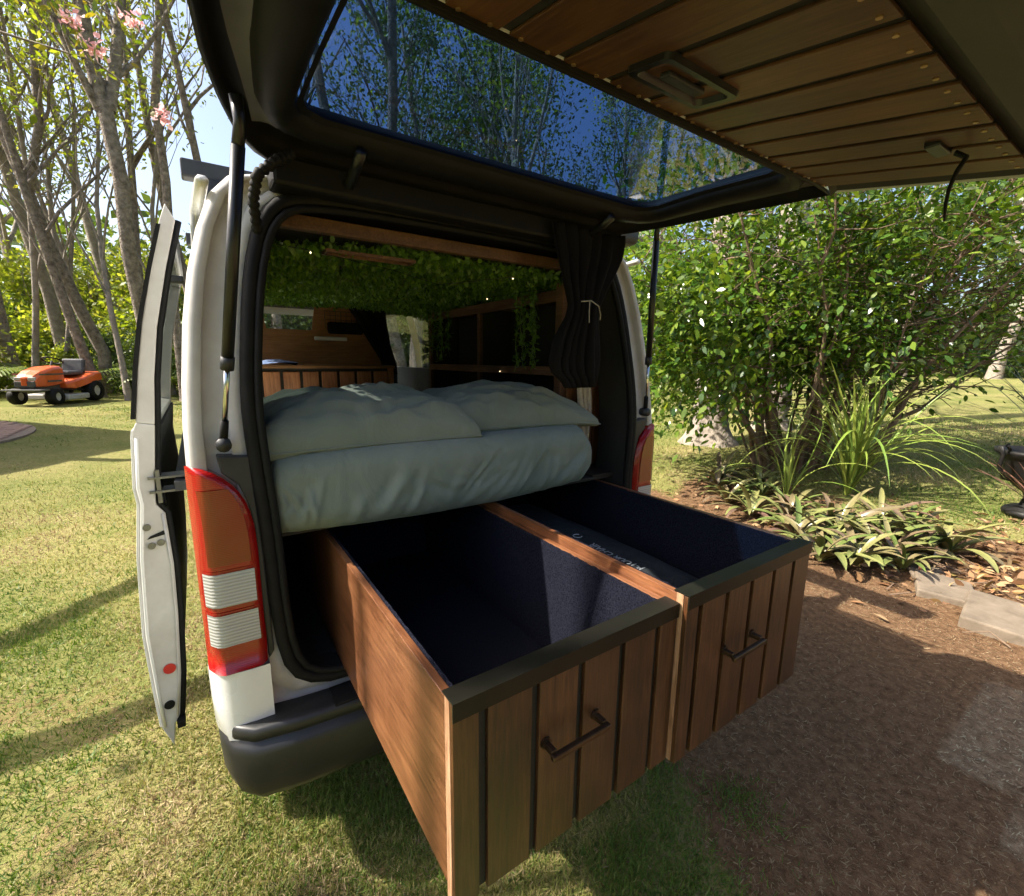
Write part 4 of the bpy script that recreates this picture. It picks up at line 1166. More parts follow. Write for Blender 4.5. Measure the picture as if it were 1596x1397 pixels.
# ------------------------------------------------------------------ furniture inside the van
M['dark_board'] = noisy('dark_board', (.018, .014, .011), (.035, .026, .02), 15, .7)
def build_bed_base():
    b = thing('bed_platform', (0, .9, .60), 'dark platform carrying the mattress above the two drawers', 'bed base')
    MB().box((-.70, .060, 1.012), (.70, 1.62, 1.026)).build('deck', 'dark_board', b, bevel=.003)
    for x0, x1 in ((-.72, -.70), (.045, .063), (.70, .72)):
        MB().box((x0, .10, .602), (x1, 1.62, 1.012)).build('side_panel', 'dark_board', b)
    MB().box((.54, .06, 1.027), (.72, .30, 1.034)).build('ledge', 'dark_board', b)
build_bed_base()

def build_bench():
    b = thing('kitchen_bench', (-.15, 1.8, .60), 'timber kitchen bench with vertical planks at the front of the van', 'cabinet')
    MB().box((-.72, 1.60, 1.447), (.262, 1.998, 1.465)).build('worktop', 'plywood', b, bevel=.003)
    MB().box((-.72, 1.632, .602), (.235, 1.64, 1.446)).build('front_backing', 'gap_black', b)
    me = MB().box((-.0435, 0, .61), (.0435, .012, 1.428)).mesh('plank'); me.materials.append(M['bench_wood'])
    for k in range(9):
        o = bpy.data.objects.new('plank', me); COL.objects.link(o); o.parent = b; o.matrix_parent_inverse = Matrix.Translation(b.location).inverted()
        o.location = (-.655 + .1035 * k, 1.618, 0)
        md = o.modifiers.new('bevel', 'BEVEL'); md.width = .004; md.segments = 2
    MB().box((.222, 1.612, .602), (.255, 1.66, 1.446)).build('corner_post', 'bench_wood', b)
    M['blue_cloth'] = noisy('blue_cloth', (.02, .045, .13), (.14, .20, .33), 40, .9, bump=.4, bscale=60)
    tag(MB().grid(16, 8, lambda u, v: (-.72 + .42 * u, 1.61 + .25 * v, 1.470 + .018 * math.sin(u * 5 + 1) ** 2 + .01 * math.sin(v * 9 + u * 7))).build('blue_cloth', 'blue_cloth', None, smooth=True), 'blue patterned cloth folded on the timber kitchen bench', 'cloth')
build_bench()

def build_shelf():
    s = thing('shelf_unit', (.6, .9, 1.02), 'open timber shelf frame with black compartments along the right wall', 'shelf')
    x0, x1 = .50, .72
    MB().box((.715, .24, 1.02), (.73, 1.60, 1.80)).build('back', 'lining_dark', s)
    MB().box((x0, .28, 1.752), (x0 + .02, 1.60, 1.800)).build('top_rail', 'shelf_wood', s, bevel=.002)
    MB().box((x0, .28, 1.440), (x0 + .02, 1.60, 1.478)).build('middle_rail', 'shelf_wood', s, bevel=.002)
    MB().box((x0 + .02, .28, 1.455), (x1, 1.60, 1.470)).build('shelf_board', 'shelf_wood', s)
    MB().box((x0 + .02, .28, 1.775), (x1, 1.60, 1.790)).build('shelf_board', 'shelf_wood', s)
    for y in (.935, 1.58):
        MB().box((x0 + .002, y, 1.03), (x0 + .022, y + .03, 1.752)).build('post', 'shelf_wood', s, bevel=.002)
        MB().box((x0 + .022, y + .005, 1.03), (x1, y + .02, 1.775)).build('divider', 'lining_dark', s)
    MB().box((x0 - .006, .236, 1.03), (x0 + .06, .28, 1.825)).build('end_post', 'shelf_wood', s, bevel=.003)
    MB().box((x0 + .06, .246, 1.03), (x1, .262, 1.815)).build('end_panel', 'shelf_wood', s)
    # plank lining by the opening
    me = MB().box((-.036, 0, 0), (.036, .012, .40)).mesh('plank'); me.materials.append(M['bench_wood'])
    for k in range(3):
        o = bpy.data.objects.new('plank', me); COL.objects.link(o); o.parent = s; o.matrix_parent_inverse = Matrix.Translation(s.location).inverted()
        o.location = (.565 + .078 * k, .222, 1.035)
build_shelf()

# hanging leaf garlands
def vine(x, y0, y1, ztop, zbot, n, label, r):
    root = thing('hanging_vine', (x, (y0 + y1) / 2, zbot), label, 'vine', None)
    mb = MB(); P = []
    for k in range(n):
        y = y0 + (y1 - y0) * (k + .5) / n + r.normal() * .01; xx = x + r.normal() * .02; zb = zbot + (ztop - zbot) * r.uniform(0, .55) * (abs((k + .5) / n - .5) * 2)
        pts = [Vector((xx, y, ztop - (ztop - zb) * t)) + Vector(r.normal(size=3)) * .006 for t in np.linspace(0, 1, 9)]
        mb.tube(pts, .0018, 4)
        for i in range(int(60 * (ztop - zb) / .35)):
            t = r.random() * 7.99; q = pts[int(t)].lerp(pts[int(t) + 1], t % 1); P.append(np.array(q) + r.normal(size=3) * .006)
    mb.build('stem', 'hedge_leaf', root)
    P = np.array(P); D = r.normal(size=(len(P), 3)); D[:, 2] -= .5
    o = mesh_obj('leaves', fast_mesh('leaves', oval_leaves(P, D, .024, r, .5, .1), 6), 'hedge_leaf', root); o['kind'] = 'stuff'
rv_ = np.random.default_rng(111)
vine(.47, .36, .52, 1.85, 1.46, 7, 'leafy garland hanging in front of the right end of the shelf', rv_)
vine(.46, 1.25, 1.50, 1.85, 1.50, 9, 'leafy garland hanging at the left end of the shelf beside the cab window', rv_)

# fairy lights
fl = thing('fairy_lights', (0, .5, 1.80), 'string of tiny warm fairy lights among the ceiling leaves', 'lights')
M['bulb'] = emit('bulb', (1.0, .72, .40), 2.5)
pts = [(-.60, .20, 1.815), (-.485, .215, 1.812), (-.2, .3, 1.80), (.02, .42, 1.79), (.22, .20, 1.81), (.36, .62, 1.79), (.45, .30, 1.80)]
MB().tube(pts, .0012, 4).build('wire', 'black_metal', fl)
for p in (pts[1], pts[4], pts[5], (.497, .72, 1.455)):
    n = 6; MB().loops([[(p[0] + math.cos(k) * q, p[1] + math.sin(k) * q, p[2] - .006 + dz) for k in [2 * math.pi * i / n for i in range(n)]] for q, dz in ((.0002, -.003), (.0024, 0), (.0002, .003))]).build('bulb', 'bulb', fl, smooth=True)

# ------------------------------------------------------------------ bedding
def fabric(name, c1, c2, s=300, fold=9.0, fstr=.28):
    m, nt, b = new_mat(name)
    co = obj_coord(nt)
    n = nd(nt, 'ShaderNodeTexNoise', Scale=4.0, Detail=5.0); nt.links.new(co, n.inputs['Vector'])
    r = ramp(nt, n.outputs[0], [(.3, c1), (.7, c2)]); nt.links.new(r.outputs[0], b.inputs['Base Color'])
    b.inputs['Roughness'].default_value = .92; b.inputs['Specular IOR Level'].default_value = .15; b.inputs['Sheen Weight'].default_value = .12 if c1[1] > .1 else 0.0
    f = nd(nt, 'ShaderNodeTexNoise', Scale=fold, Detail=5.0, Roughness=.5, Distortion=1.6)
    co2 = obj_coord(nt, (1, 1, .45)); nt.links.new(co2, f.inputs['Vector'])
    w = nd(nt, 'ShaderNodeTexNoise', Scale=s, Detail=2.0); nt.links.new(co, w.inputs['Vector'])
    ad = nd(nt, 'ShaderNodeMath', operation='MULTIPLY_ADD'); ad.inputs[1].default_value = .04; nt.links.new(w.outputs[0], ad.inputs[0]); nt.links.new(f.outputs[0], ad.inputs[2])
    add_bump(nt, b, ad.outputs[0], fstr, .03)
    return m
M['sage'] = fabric('sage', (.19, .222, .196), (.245, .274, .242))
M['curtain'] = fabric('curtain', (.005, .0047, .0055), (.010, .0095, .0105), 250, 16, .3)
M['macrame'] = noisy('macrame', (.42, .36, .30), (.6, .54, .46), 60, .95, bump=.8, bscale=120)
def wrinkle(x, y, z, k=1.0):
    v = mnoise.noise(Vector((x * 7, y * 7, z * 14))) * .008 + mnoise.noise(Vector((x * 3 + z * 6, y * 4, z * 3 - x * 2))) * .012
    v += .006 * (1 - abs(mnoise.noise(Vector((x * 5 + z * 9, y * 5, z * 4))))) ** 3
    return v * k
def make_creases(n, seed, xr, zr, ang, length, width, amp):
    r = np.random.default_rng(seed); out = []
    for _ in range(n):
        t = math.radians(r.uniform(*ang)); out.append((r.uniform(*xr), r.uniform(*zr), math.cos(t), math.sin(t), r.uniform(*length), r.uniform(*width), r.uniform(*amp) * (1 if r.random() < .75 else -1), r.uniform(-1, 1)))
    return out
def crease_height(x, z, cr):
    h = 0.0
    for (cx, cz, dx, dz, L, w, am, bend) in cr:
        px, pz = x - cx, z - cz
        s = (px * dx + pz * dz) / L
        if s < -.15 or s > 1.15: continue
        d = (-px * dz + pz * dx) - bend * .25 * L * s * (1 - s)
        q = d / w
        if abs(q) > 3.2: continue
        tp = math.sin(math.pi * min(1, max(0, (s + .15) / 1.3))) 
        h += am * tp * (math.exp(-q * q) - .45 * math.exp(-(q - 1.5) ** 2))
    return h
def build_mattress():
    x0, x1 = -.685, .512; yb = 1.58
    cr = (make_creases(20, 5, (-.62, .40), (1.0, 1.03), (48, 78), (.10, .24), (.010, .020), (.003, .009))
          + make_creases(9, 6, (-.2, .30), (1.005, 1.04), (30, 55), (.14, .30), (.008, .016), (.003, .008))
          + make_creases(8, 7, (-.68, -.55), (1.0, 1.10), (60, 120), (.06, .14), (.007, .012), (.004, .009))
          + make_creases(5, 8, (-.45, .2), (1.12, 1.2), (-25, 25), (.10, .25), (.012, .02), (.002, .004)))
    # profile round the mattress: (t 0..1 front-bottom to front-top, then over the top)
    def profile(e, u):
        hz = .113 * (.30 + .70 * e); zc = 1.139 - .02 * (1 - e); ya = .050 - .050 * e - .012 * math.sin(math.pi * u)
        rr = min(.075, hz * .8); sag = .024 * math.sin(math.pi * u)
        pts = [(yb, zc - hz), (.9, zc - hz), (.35, zc - hz), (.16, zc - hz - sag * .5)]
        for k in range(9):
            a = math.radians(-90 - 90 * k / 8); pts.append((ya + rr + math.cos(a) * rr, zc - hz - sag * (1 - k / 8 * .3) + rr + math.sin(a) * rr))
        z0, z1 = pts[-1][1], zc + hz - rr
        for k in range(1, 26): pts.append((ya, z0 + (z1 - z0) * k / 26))
        for k in range(13):
            a = math.radians(180 - 90 * k / 12); pts.append((ya + rr + math.cos(a) * rr, zc + hz - rr + math.sin(a) * rr))
        pts += [(.2, zc + hz), (.35, zc + hz + .004), (.7, zc + hz), (1.1, zc + hz), (yb, zc + hz)]
        return pts
    us = [0, .003, .008, .014, .022, .03] + list(np.linspace(.036, .945, 190)) + [.952, .96, .968, .976, .984, .991, .996, 1.0]
    loops = []
    for u in us:
        x = x0 + (x1 - x0) * u; e = max(0, min(1, u / .035, (1 - u) / .06)) ** .5
        pr = profile(e, u); l = []
        for k, (y, z) in enumerate(pr):
            front = max(0.0, 1 - max(0, y - .06) / .08)
            w = 0.0
            if front > 0:
                w = (crease_height(x, z, cr) + .006 * mnoise.noise(Vector((x * 3.2, 1, z * 5))) + .003 * mnoise.noise(Vector((x * 11, 4, z * 9)))) * front
            l.append((x, y - w, z + .006 * mnoise.noise(Vector((x * 4, y * 4, 7))) * (1 - .6 * front)))
        loops.append(l)
    o = MB().loops(loops, cap0=True, cap1=True).build('mattress', 'sage', None, smooth=True)
    tag(o, 'thick mattress in a sage green sheet at the van opening', 'mattress')
build_mattress()
def build_pillow(cx, cy, cz, hw, hd, ht, rz, tilt, label, seed, point=0.0):
    n = 96; m = MB()
    CR = (make_creases(9, int(seed) * 7, (.25, .95), (-.9, .6), (110, 200), (.35, .9), (.035, .065), (.007, .015)) + make_creases(7, int(seed) * 7 + 1, (-.9, .4), (-.9, .2), (-30, 40), (.3, .8), (.04, .07), (.005, .010)))
    Mx = Matrix.Translation((cx, cy, cz)) @ Matrix.Rotation(rz, 4, 'Z') @ Matrix.Rotation(tilt, 4, 'X')
    def pt(u, v, s):
        a, b = u * 2 - 1, v * 2 - 1
        e = max(0, (1 - abs(a) ** 3.2)) ** .36 * max(0, (1 - abs(b) ** 2.6)) ** .42
        x = a * hw * (1 - .06 * (1 - abs(b) ** 2)) * (1 if abs(b) < 2 else 1); y = b * hd * (1 - .09 * (1 - abs(a) ** 2))
        c = max(0, abs(a) - .55) / .45
        k = 1.0
        z = s * ht * e * (1.0 if s > 0 else .30) * (1 + .12 * mnoise.noise(Vector((a * 1.7 + seed, b * 1.7, s))))
        # creases running in from the corners and the seam
        rad = math.atan2(b, a)
        cr = math.sin(rad * 17 + seed + 3 * mnoise.noise(Vector((a * 2, b * 2, seed)))) * (abs(a) ** 3 + abs(b) ** 3) * .009 * e ** .4
        cr += .005 * mnoise.noise(Vector((a * 4 + seed, b * 7, 0))) * e + .007 * e ** .5 * (1 - abs(mnoise.noise(Vector((a * 3 + b * 4, b * 3 - a, seed))))) ** 4
        if s > 0: cr += crease_height(a, b, CR) * min(1, e * 2)
        z += s * cr
        if s < 0: z *= .9
        return tuple(Mx @ Vector((x, y, z * (1 - point * .28 * max(0, a) ** 1.2) - point * max(0, a) ** 4 * .012)))
    for s in (1, -1):
        m.grid(n, n, lambda u, v: pt(u, v, s))
    me = m.mesh('pillow'); bm = bmesh.new(); bm.from_mesh(me); bmesh.ops.remove_doubles(bm, verts=bm.verts, dist=.0012); bmesh.ops.recalc_face_normals(bm, faces=bm.faces); bm.to_mesh(me); bm.free(); set_smooth(me)
    o = mesh_obj('pillow', me, 'sage'); tag(o, label, 'pillow', 'pillows on the mattress')
    ring = [pt(u, 0, 1) for u in np.linspace(0, 1, 40)] + [pt(1, v, 1) for v in np.linspace(0, 1, 30)[1:]] + [pt(u, 1, 1) for u in np.linspace(1, 0, 40)[1:]] + [pt(0, v, 1) for v in np.linspace(1, 0, 30)[1:]]
    MB().tube(ring, .0032, 6, cap=False).build('seam', 'sage', o, smooth=True)
build_pillow(-.362, .272, 1.258, .345, .250, .144, .02, .02, 'left sage green pillow creased at its right end', 3)
build_pillow(.225, .315, 1.268, .355, .240, .138, -.04, .03, 'right sage green pillow with a pointed right corner', 8, 1.0)
# pale bedding behind the pillows
tag(MB().grid(30, 20, lambda u, v: (-.68 + 1.16 * u, .55 + 1.0 * v, 1.262 + .035 * mnoise.noise(Vector((u * 4, v * 4, 3))) + .05 * math.sin(math.pi * v) ** .5 * (1 - .3 * u))).build('blanket', noisy('pale_blanket', (.42, .43, .33), (.52, .52, .42), 8, .9, bump=.4, bscale=30), None, smooth=True), 'pale cream blanket on the bed behind the pillows', 'blanket')

# ------------------------------------------------------------------ curtains
def curtain(name, prof, label, folds, amp, seed, mat='curtain'):
    """prof: list of (z, xleft, xright, y); gathered cloth"""
    n = 72; rows = 40
    zs = [p[0] for p in prof][::-1]
    def f(u, v):
        z = prof[0][0] + (prof[-1][0] - prof[0][0]) * v
        xl = np.interp(z, zs, [p[1] for p in prof][::-1]); xr = np.interp(z, zs, [p[2] for p in prof][::-1]); y = np.interp(z, zs, [p[3] for p in prof][::-1])
        w = xr - xl
        ph = u * folds * 2 * math.pi + 3.2 * mnoise.noise(Vector((u * 3.5, z * 2.2, seed))) + 1.5 * mnoise.noise(Vector((u * 9, z * 5, seed)))
        a = amp * (0.6 + .9 * mnoise.noise(Vector((u * 5, z * 3.5, seed + 5))))
        return (xl + w * u + .3 * a * math.cos(ph), y + a * math.sin(ph) + .02 * mnoise.noise(Vector((u * 2, z * 4, seed))), z)
    o = MB().grid(n, rows, f).build(name, mat, None, smooth=True, recalc=False)
    md = o.modifiers.new('thick', 'SOLIDIFY'); md.thickness = .003
    tag(o, label, 'curtain')
    return o
c = curtain('curtain', [(1.965, .235, .585, .0), (1.94, .240, .585, .0), (1.88, .262, .573, .005), (1.78, .300, .520, .01), (1.70, .335, .485, .012), (1.66, .325, .485, .012), (1.58, .272, .495, .01), (1.50, .244, .500, .008), (1.46, .258, .500, .008), (1.43, .30, .498, .008), (1.405, .32, .49, .008)], 'black gathered curtain tied back at the right of the opening', 6, .013, 2)
M['cord'] = noisy('cord', (.30, .28, .25), (.4, .38, .34), 30, .8)
tag(MB().tube([(.365, -.022, 1.712), (.40, -.035, 1.716), (.44, -.034, 1.70), (.465, -.02, 1.672), (.470, -.012, 1.655)], .0022, 5).build('tie_cord', 'cord', None), 'pale cord tied round the black curtain', 'cord')
tag(MB().tube([(.395, -.034, 1.714), (.392, -.036, 1.68), (.394, -.036, 1.64)], .0020, 5).build('cord_end', 'cord', None), 'loose hanging end of the pale curtain cord', 'cord')
curtain('cab_curtain', [(1.85, .06, .33, 1.93), (1.75, .13, .335, 1.93), (1.6, .22, .35, 1.93), (1.5, .28, .375, 1.93), (1.40, .30, .39, 1.93)], 'black curtain hanging beside the cab at the front of the van', 5, .02, 7)
curtain('macrame_cloth', [(1.42, .535, .60, .17), (1.3, .54, .61, .165), (1.15, .545, .60, .16), (1.04, .55, .59, .16)], 'cream woven cloth hanging behind the right pillow', 4, .012, 9, 'macrame')
# pouch hanging on the wire rack
tag(MB().box((-.06, 1.925, 1.665), (.17, 1.955, 1.74)).build('wall_pouch', 'curtain', None, bevel=.015, seg=3), 'dark pouch hanging on the wire rack of the partition', 'pouch')

# ------------------------------------------------------------------ drawers
def build_drawer(x0, x1, yf, gaps, hx, label, seed, zt=.980):
    d = thing('drawer', ((x0 + x1) / 2, yf, .60), label, 'drawer', None)
    yb = .62; zb = .612; t = .016
    sides = []
    for (a, b) in ((x0, x0 + t), (x1 - t, x1)):
        s = MB().box((a, yf + .018, zb), (b, yb, zt - .002)).build('side_panel', 'ply_side', d, bevel=.0015)
        sides.append(s)
    MB().box((x0 + t, yb - .02, zb), (x1 - t, yb, zt - .002)).build('back_panel', 'ply_side', d)
    MB().box((x0 + t, yf + .018, zb), (x1 - t, yb - .02, zb + .012)).build('base_panel', 'ply_side', d)
    # carpet: sides, front, back and floor with a slightly ragged top
    for (a, b) in ((x0 + t + .0005, x0 + t + .008), (x1 - t - .008, x1 - t - .0005)):
        n = 140; m = MB(); r = np.random.default_rng(seed)
        top = [(yf + .02 + (yb - .02 - yf - .02) * i / n, zt - .004 + r.normal() * .0009) for i in range(n + 1)]
        vv = [(a, y, zb + .012) for y, z in top] + [(a, y, z) for y, z in top] + [(b, y, z) for y, z in top] + [(b, y, zb + .012) for y, z in top]
        k = n + 1; ff = []
        for i in range(n):
            for q in range(3): ff.append((q * k + i, q * k + i + 1, (q + 1) * k + i + 1, (q + 1) * k + i))
        m.add(vv, ff).build('carpet_lining', 'carpet', d)
    MB().box((x0 + t + .008, yf + .019, zb + .0125), (x1 - t - .008, yb - .021, zb + .020)).build('carpet_floor', 'carpet', d)
    MB().box((x0 + t + .008, yf + .019, zb + .020), (x1 - t - .008, yf + .027, zt - .006)).build('carpet_lining', 'carpet', d)
    MB().box((x0 + t + .008, yb - .029, zb + .020), (x1 - t - .008, yb - .021, zt - .006)).build('carpet_lining', 'carpet', d)
    # front: ply backing with dark face, boards, top angle trim
    MB().box((x0, yf, .583), (x1, yf + .018, zt)).build('front_panel', 'ply_edge', d, bevel=.001)
    MB().box((x0 + .002, yf - .0012, .585), (x1 - .002, yf - .0002, zt - .002)).build('front_face', 'gap_black', d)
    edges = [x0] + gaps + [x1]; gw = .0085
    for i in range(len(edges) - 1):
        a = edges[i] + (gw if i else 0); b = edges[i + 1] - (gw if i < len(edges) - 2 else 0)
        hh = (zt - .585) / 2; m = MB().box((a - (a + b) / 2, -.010, -hh), (b - (a + b) / 2, 0, hh))
        o = m.build('board', 'drawer_wood', d, bevel=.0012); o.location = ((a + b) / 2, yf - .0015, .5835 + hh)
    MB().prism([(yf + .022, zt + .0005), (yf - .0145, zt + .0005), (yf - .0145, zt - .030), (yf - .012, zt - .030), (yf - .012, zt + .0030 - .005), (yf + .022, zt + .0030 - .005)][::1], 0, x0 - .0005, x1 + .0005)
    tr = MB()
    tr.prism([(yf + .024, zt + .0008), (yf + .024, zt + .0032), (yf - .0150, zt + .0032), (yf - .0150, zt - .030), (yf - .0122, zt - .030), (yf - .0122, zt + .0008)], 0, x0 - .0008, x1 + .0008)
    tr.build('top_trim', 'bronze', d)
    # handle: square bar on two posts
    yh = yf - .0125; z = .815; w = .062
    h = MB().box((hx - w - .009, yh - .036, z - .008), (hx + w + .009, yh - .024, z + .004)).build('handle', 'handle_metal', d, bevel=.003)
    for s in (-1, 1):
        MB().box((hx + s * w - .006, yh - .026, z - .004), (hx + s * w + .006, yh, z + .008)).build('handle_post', 'handle_metal', h, bevel=.002)
        MB().disc((hx + s * w, yh - .004, z + .004), (0, 1, 0), .0115, .004, 12).build('handle_base', 'handle_metal', h)
    return d
build_drawer(-.518, .034, -.726, [-.462, -.355, -.248, -.138, -.030], -.270, 'left pulled out plank fronted drawer, empty with dark carpet inside', 1)
build_drawer(.038, .602, -.746, [.089, .195, .302, .409, .512], .262, 'right pulled out plank fronted drawer holding a black bag', 2, 1.004)
# folded chair bag in the right drawer
def build_bag():
    r = np.random.default_rng(121)
    b = thing('chair_bag', (.345, -.1, .632), 'long black bag with white lettering lying in the right drawer', 'bag')
    M['bag_cloth'] = fabric('bag_cloth', (.014, .017, .020), (.026, .030, .034), 300, 14, .4)
    n = 26; loops = []
    ys = np.linspace(-.62, .42, 40)
    for i, y in enumerate(ys):
        t = i / 39; e = min(1, t / .08, (1 - t) / .08) ** .5; e = max(.25, e)
        loops.append([(.345 + math.copysign(abs(math.cos(a)) ** .7, math.cos(a)) * .125 * e + .006 * mnoise.noise(Vector((math.cos(a) * 2, y * 6, math.sin(a) * 2))), y, .755 + math.copysign(abs(math.sin(a)) ** .75, math.sin(a)) * .112 * e + .012 * mnoise.noise(Vector((math.cos(a) * 2, y * 5, 4))) * e) for a in [2 * math.pi * k / n for k in range(n)]])
    bag = MB().loops(loops, cap0=True, cap1=True).build('body', 'bag_cloth', b, smooth=True)
    M['print_white'] = noisy('print_white', (.34, .37, .40), (.46, .49, .52), 200, .8)
    def txt(s, size, loc):
        cu = bpy.data.curves.new('print', 'FONT'); cu.body = s; cu.size = size; cu.align_x = 'CENTER'; cu.align_y = 'CENTER'; cu.extrude = .0004
        cu.shear = .25; cu.offset = .0008
        to = bpy.data.objects.new('print_src', cu); COL.objects.link(to)
        bpy.context.view_layer.update()
        me = bpy.data.meshes.new_from_object(to.evaluated_get(bpy.context.evaluated_depsgraph_get()))
        bpy.data.objects.remove(to)
        me.transform(Matrix.Translation(loc) @ Matrix.Rotation(math.radians(90), 4, 'Z'))
        o = mesh_obj('lettering', me, 'print_white', b)
        md = o.modifiers.new('wrap', 'SHRINKWRAP'); md.target = bag; md.wrap_method = 'PROJECT'; md.use_project_z = True; md.use_positive_direction = False; md.use_negative_direction = True; md.offset = .0012
    txt('P-TOUR CHAIR', .034, (.305, -.305, .93))
    txt('by the outdoors', .022, (.300, -.10, .840)) if False else None
    MB().tube([(.300 + .016 * math.cos(a), -.12 + .016 * math.sin(a), .877) for a in np.linspace(.5, 5.4, 14)], .0016, 4).build('round_mark', 'print_white', b)
build_bag()

# ------------------------------------------------------------------ garden on the right
M['camellia'] = leafmat('camellia', [(0.03, 0.078, 0.012), (0.06, 0.13, 0.016), (0.12, 0.20, 0.025), (0.04, 0.095, 0.013), (0.21, 0.28, 0.04), (0.08, 0.15, 0.02)], 0.25, 0.34, 0.6)
M['stem_brown'] = noisy('stem_brown', (0.10, 0.062, 0.038), (0.23, 0.155, 0.10), 12.0, 0.85, bump=0.5, bscale=40)
def build_camellia():
    r = np.random.default_rng(81)
    bx, by = 5.55, 1.45; g = gzf(bx, by)
    root = thing('camellia_shrub', (bx, by, g), 'big glossy green leaved shrub with many bare stems right of the van', 'shrub')
    rv = Vector((.828, -.56, 0)); fv = Vector((.56, .828, 0))
    mb = MB(); tips = []
    for k in range(48):
        u = r.uniform(-1, 1.0) if k < 30 else r.uniform(.1, 1.15); w = r.uniform(-.9, .9)
        b = Vector((bx, by, g - .1)) + rv * (u * .62 + r.normal() * .1 + .05) + fv * w * .35
        tgt = Vector((bx, by, g)) + rv * (u * 2.35 + r.normal() * .25 + .25 * (u > 0)) + fv * (w * 1.5) + Vector((0, 0, r.uniform(2.2, 3.9) - .35 * abs(u)))
        n = 9; pts = []; ra = []
        r0 = r.uniform(.018, .045)
        for i in range(n + 1):
            t = i / n
            p = b.lerp(tgt, t) + Vector(r.normal(size=3)) * .05 * (t > 0) * (1 - t * .3)
            p += rv * (-u * .35 * math.sin(math.pi * t))
            pts.append(p); ra.append(r0 * (1 - .8 * t))
        mb.tube(pts, ra, 6, cap=False)
        for i in range(3, n + 1):
            for q in range(4 if i > 4 else 2):
                s = Vector(r.normal(size=3)); s.z = abs(s.z) * .4 - .05; s.normalize()
                L = r.uniform(.35, 1.0)
                if r.random() < .35 and i < 6: L *= .6
                e = pts[i] + s * L + Vector((0, 0, r.uniform(-.15, .15)))
                mid = pts[i].lerp(e, .5) + Vector(r.normal(size=3)) * .05
                mb.tube([pts[i], mid, e], [.009, .007, .004], 3, cap=False)
                tips.append((mid, (e - pts[i]).normalized(), .14)); tips.append((e, (e - pts[i]).normalized(), .17))
    # skirt of leaves low on the sunny left side
    for k in range(230):
        e = Vector((bx, by, g)) + rv * r.uniform(-2.35, -1.35) + fv * r.uniform(-1.2, .5) + Vector((0, 0, r.uniform(.75, 2.3)))
        s = Vector(r.normal(size=3)); tips.append((e, s.normalized(), .2))
    mb.build('stem', 'stem_brown', root, smooth=True, recalc=False)
    P = []; D = []
    cv = Vector((bx, by, g + 2.2))
    for q, d, s in tips:
        out = (q - cv).normalized()
        k = int(r.integers(15, 32))
        if q.z < g + .72: continue
        lat = (q - Vector((bx, by, 0))).dot(rv)
        if lat > .2 and r.random() < .25: k = 5
        if lat > -.6 and q.z < g + 1.25 and r.random() < .75: continue
        if lat > .35 and q.z < g + 2.6 and r.random() < .62: continue
        for _ in range(k):
            P.append(np.array(q) + r.normal(size=3) * s); v = r.normal(size=3) + np.array(out) * .8 + np.array(d) * .5; v[2] -= .25; D.append(v)
    me = fast_mesh('crown', oval_leaves(np.array(P), np.array(D), .094, r, .46, 1.0), 6)
    mesh_obj('crown', me, 'camellia', root)
    # a few yellowing leaves
    idx = r.integers(0, len(P), 26)
    M['yellow_leaf'] = leafmat('yellow_leaf', [(.45, .28, .03), (.5, .2, .03)], .5, .3)
    o = mesh_obj('yellow_leaves', fast_mesh('yellow_leaves', oval_leaves(np.array(P)[idx] + .03, np.array(D)[idx], .11, r), 6), 'yellow_leaf', root)
    o['kind'] = 'stuff'
build_camellia()

def strap_mesh(name, L, w, arch, mat, seg=8, fold=.25, stiff=.6, twist=0.0):
    """one arching strap leaf growing from the origin along +x and up"""
    mb = MB(); vv = []; ff = []
    x = z = 0.0; a = math.radians(90 - 90 * (1 - stiff))
    for i in range(seg + 1):
        t = i / seg
        ww = w * (.55 + .9 * t) * (1 - t ** 3.2) if t < 1 else 0.001
        ww = max(.0012, ww)
        vv += [(x, -ww / 2, z + ww * fold), (x, 0, z), (x, ww / 2, z + ww * fold)]
        x += math.cos(a) * L / seg; z += math.sin(a) * L / seg; a -= arch / seg
    for i in range(seg):
        for k in (0, 1):
            p = i * 3 + k; ff.append((p, p + 1, p + 4, p + 3))
    me = mb.add(vv, ff).mesh(name, smooth=True, recalc=False); me.materials.append(M[mat])
    return me
def leafcolor(name, c1, c2, c3, rough=.35):
    m, nt, b = new_mat(name)
    oi = nt.nodes.new('ShaderNodeObjectInfo')
    r = ramp(nt, oi.outputs['Random'], [(0, c1), (.5, c2), (1, c3)])
    co = obj_coord(nt, (3, 40, 3)); n = nd(nt, 'ShaderNodeTexNoise', Scale=3.0, Detail=4.0); nt.links.new(co, n.inputs['Vector'])
    hs = nt.nodes.new('ShaderNodeHueSaturation'); mr = nd(nt, 'ShaderNodeMapRange'); mr.inputs['To Min'].default_value = .6; mr.inputs['To Max'].default_value = 1.4
    nt.links.new(n.outputs[0], mr.inputs[0]); nt.links.new(mr.outputs[0], hs.inputs['Value']); nt.links.new(r.outputs[0], hs.inputs['Color'])
    nt.links.new(hs.outputs[0], b.inputs['Base Color']); b.inputs['Roughness'].default_value = rough
    return m
M['brom_leaf'] = leafcolor('brom_leaf', (.10, .14, .035), (.20, .20, .07), (.13, .075, .06), .3)
M['strap_green'] = leafcolor('strap_green', (.14, .22, .03), (.24, .28, .05), (.10, .17, .03), .4)
M['strap_red'] = leafcolor('strap_red', (.14, .06, .045), (.20, .10, .07), (.10, .06, .04), .45)
M['strap_grey'] = leafcolor('strap_grey', (.10, .13, .07), (.15, .17, .10), (.19, .18, .10), .5)

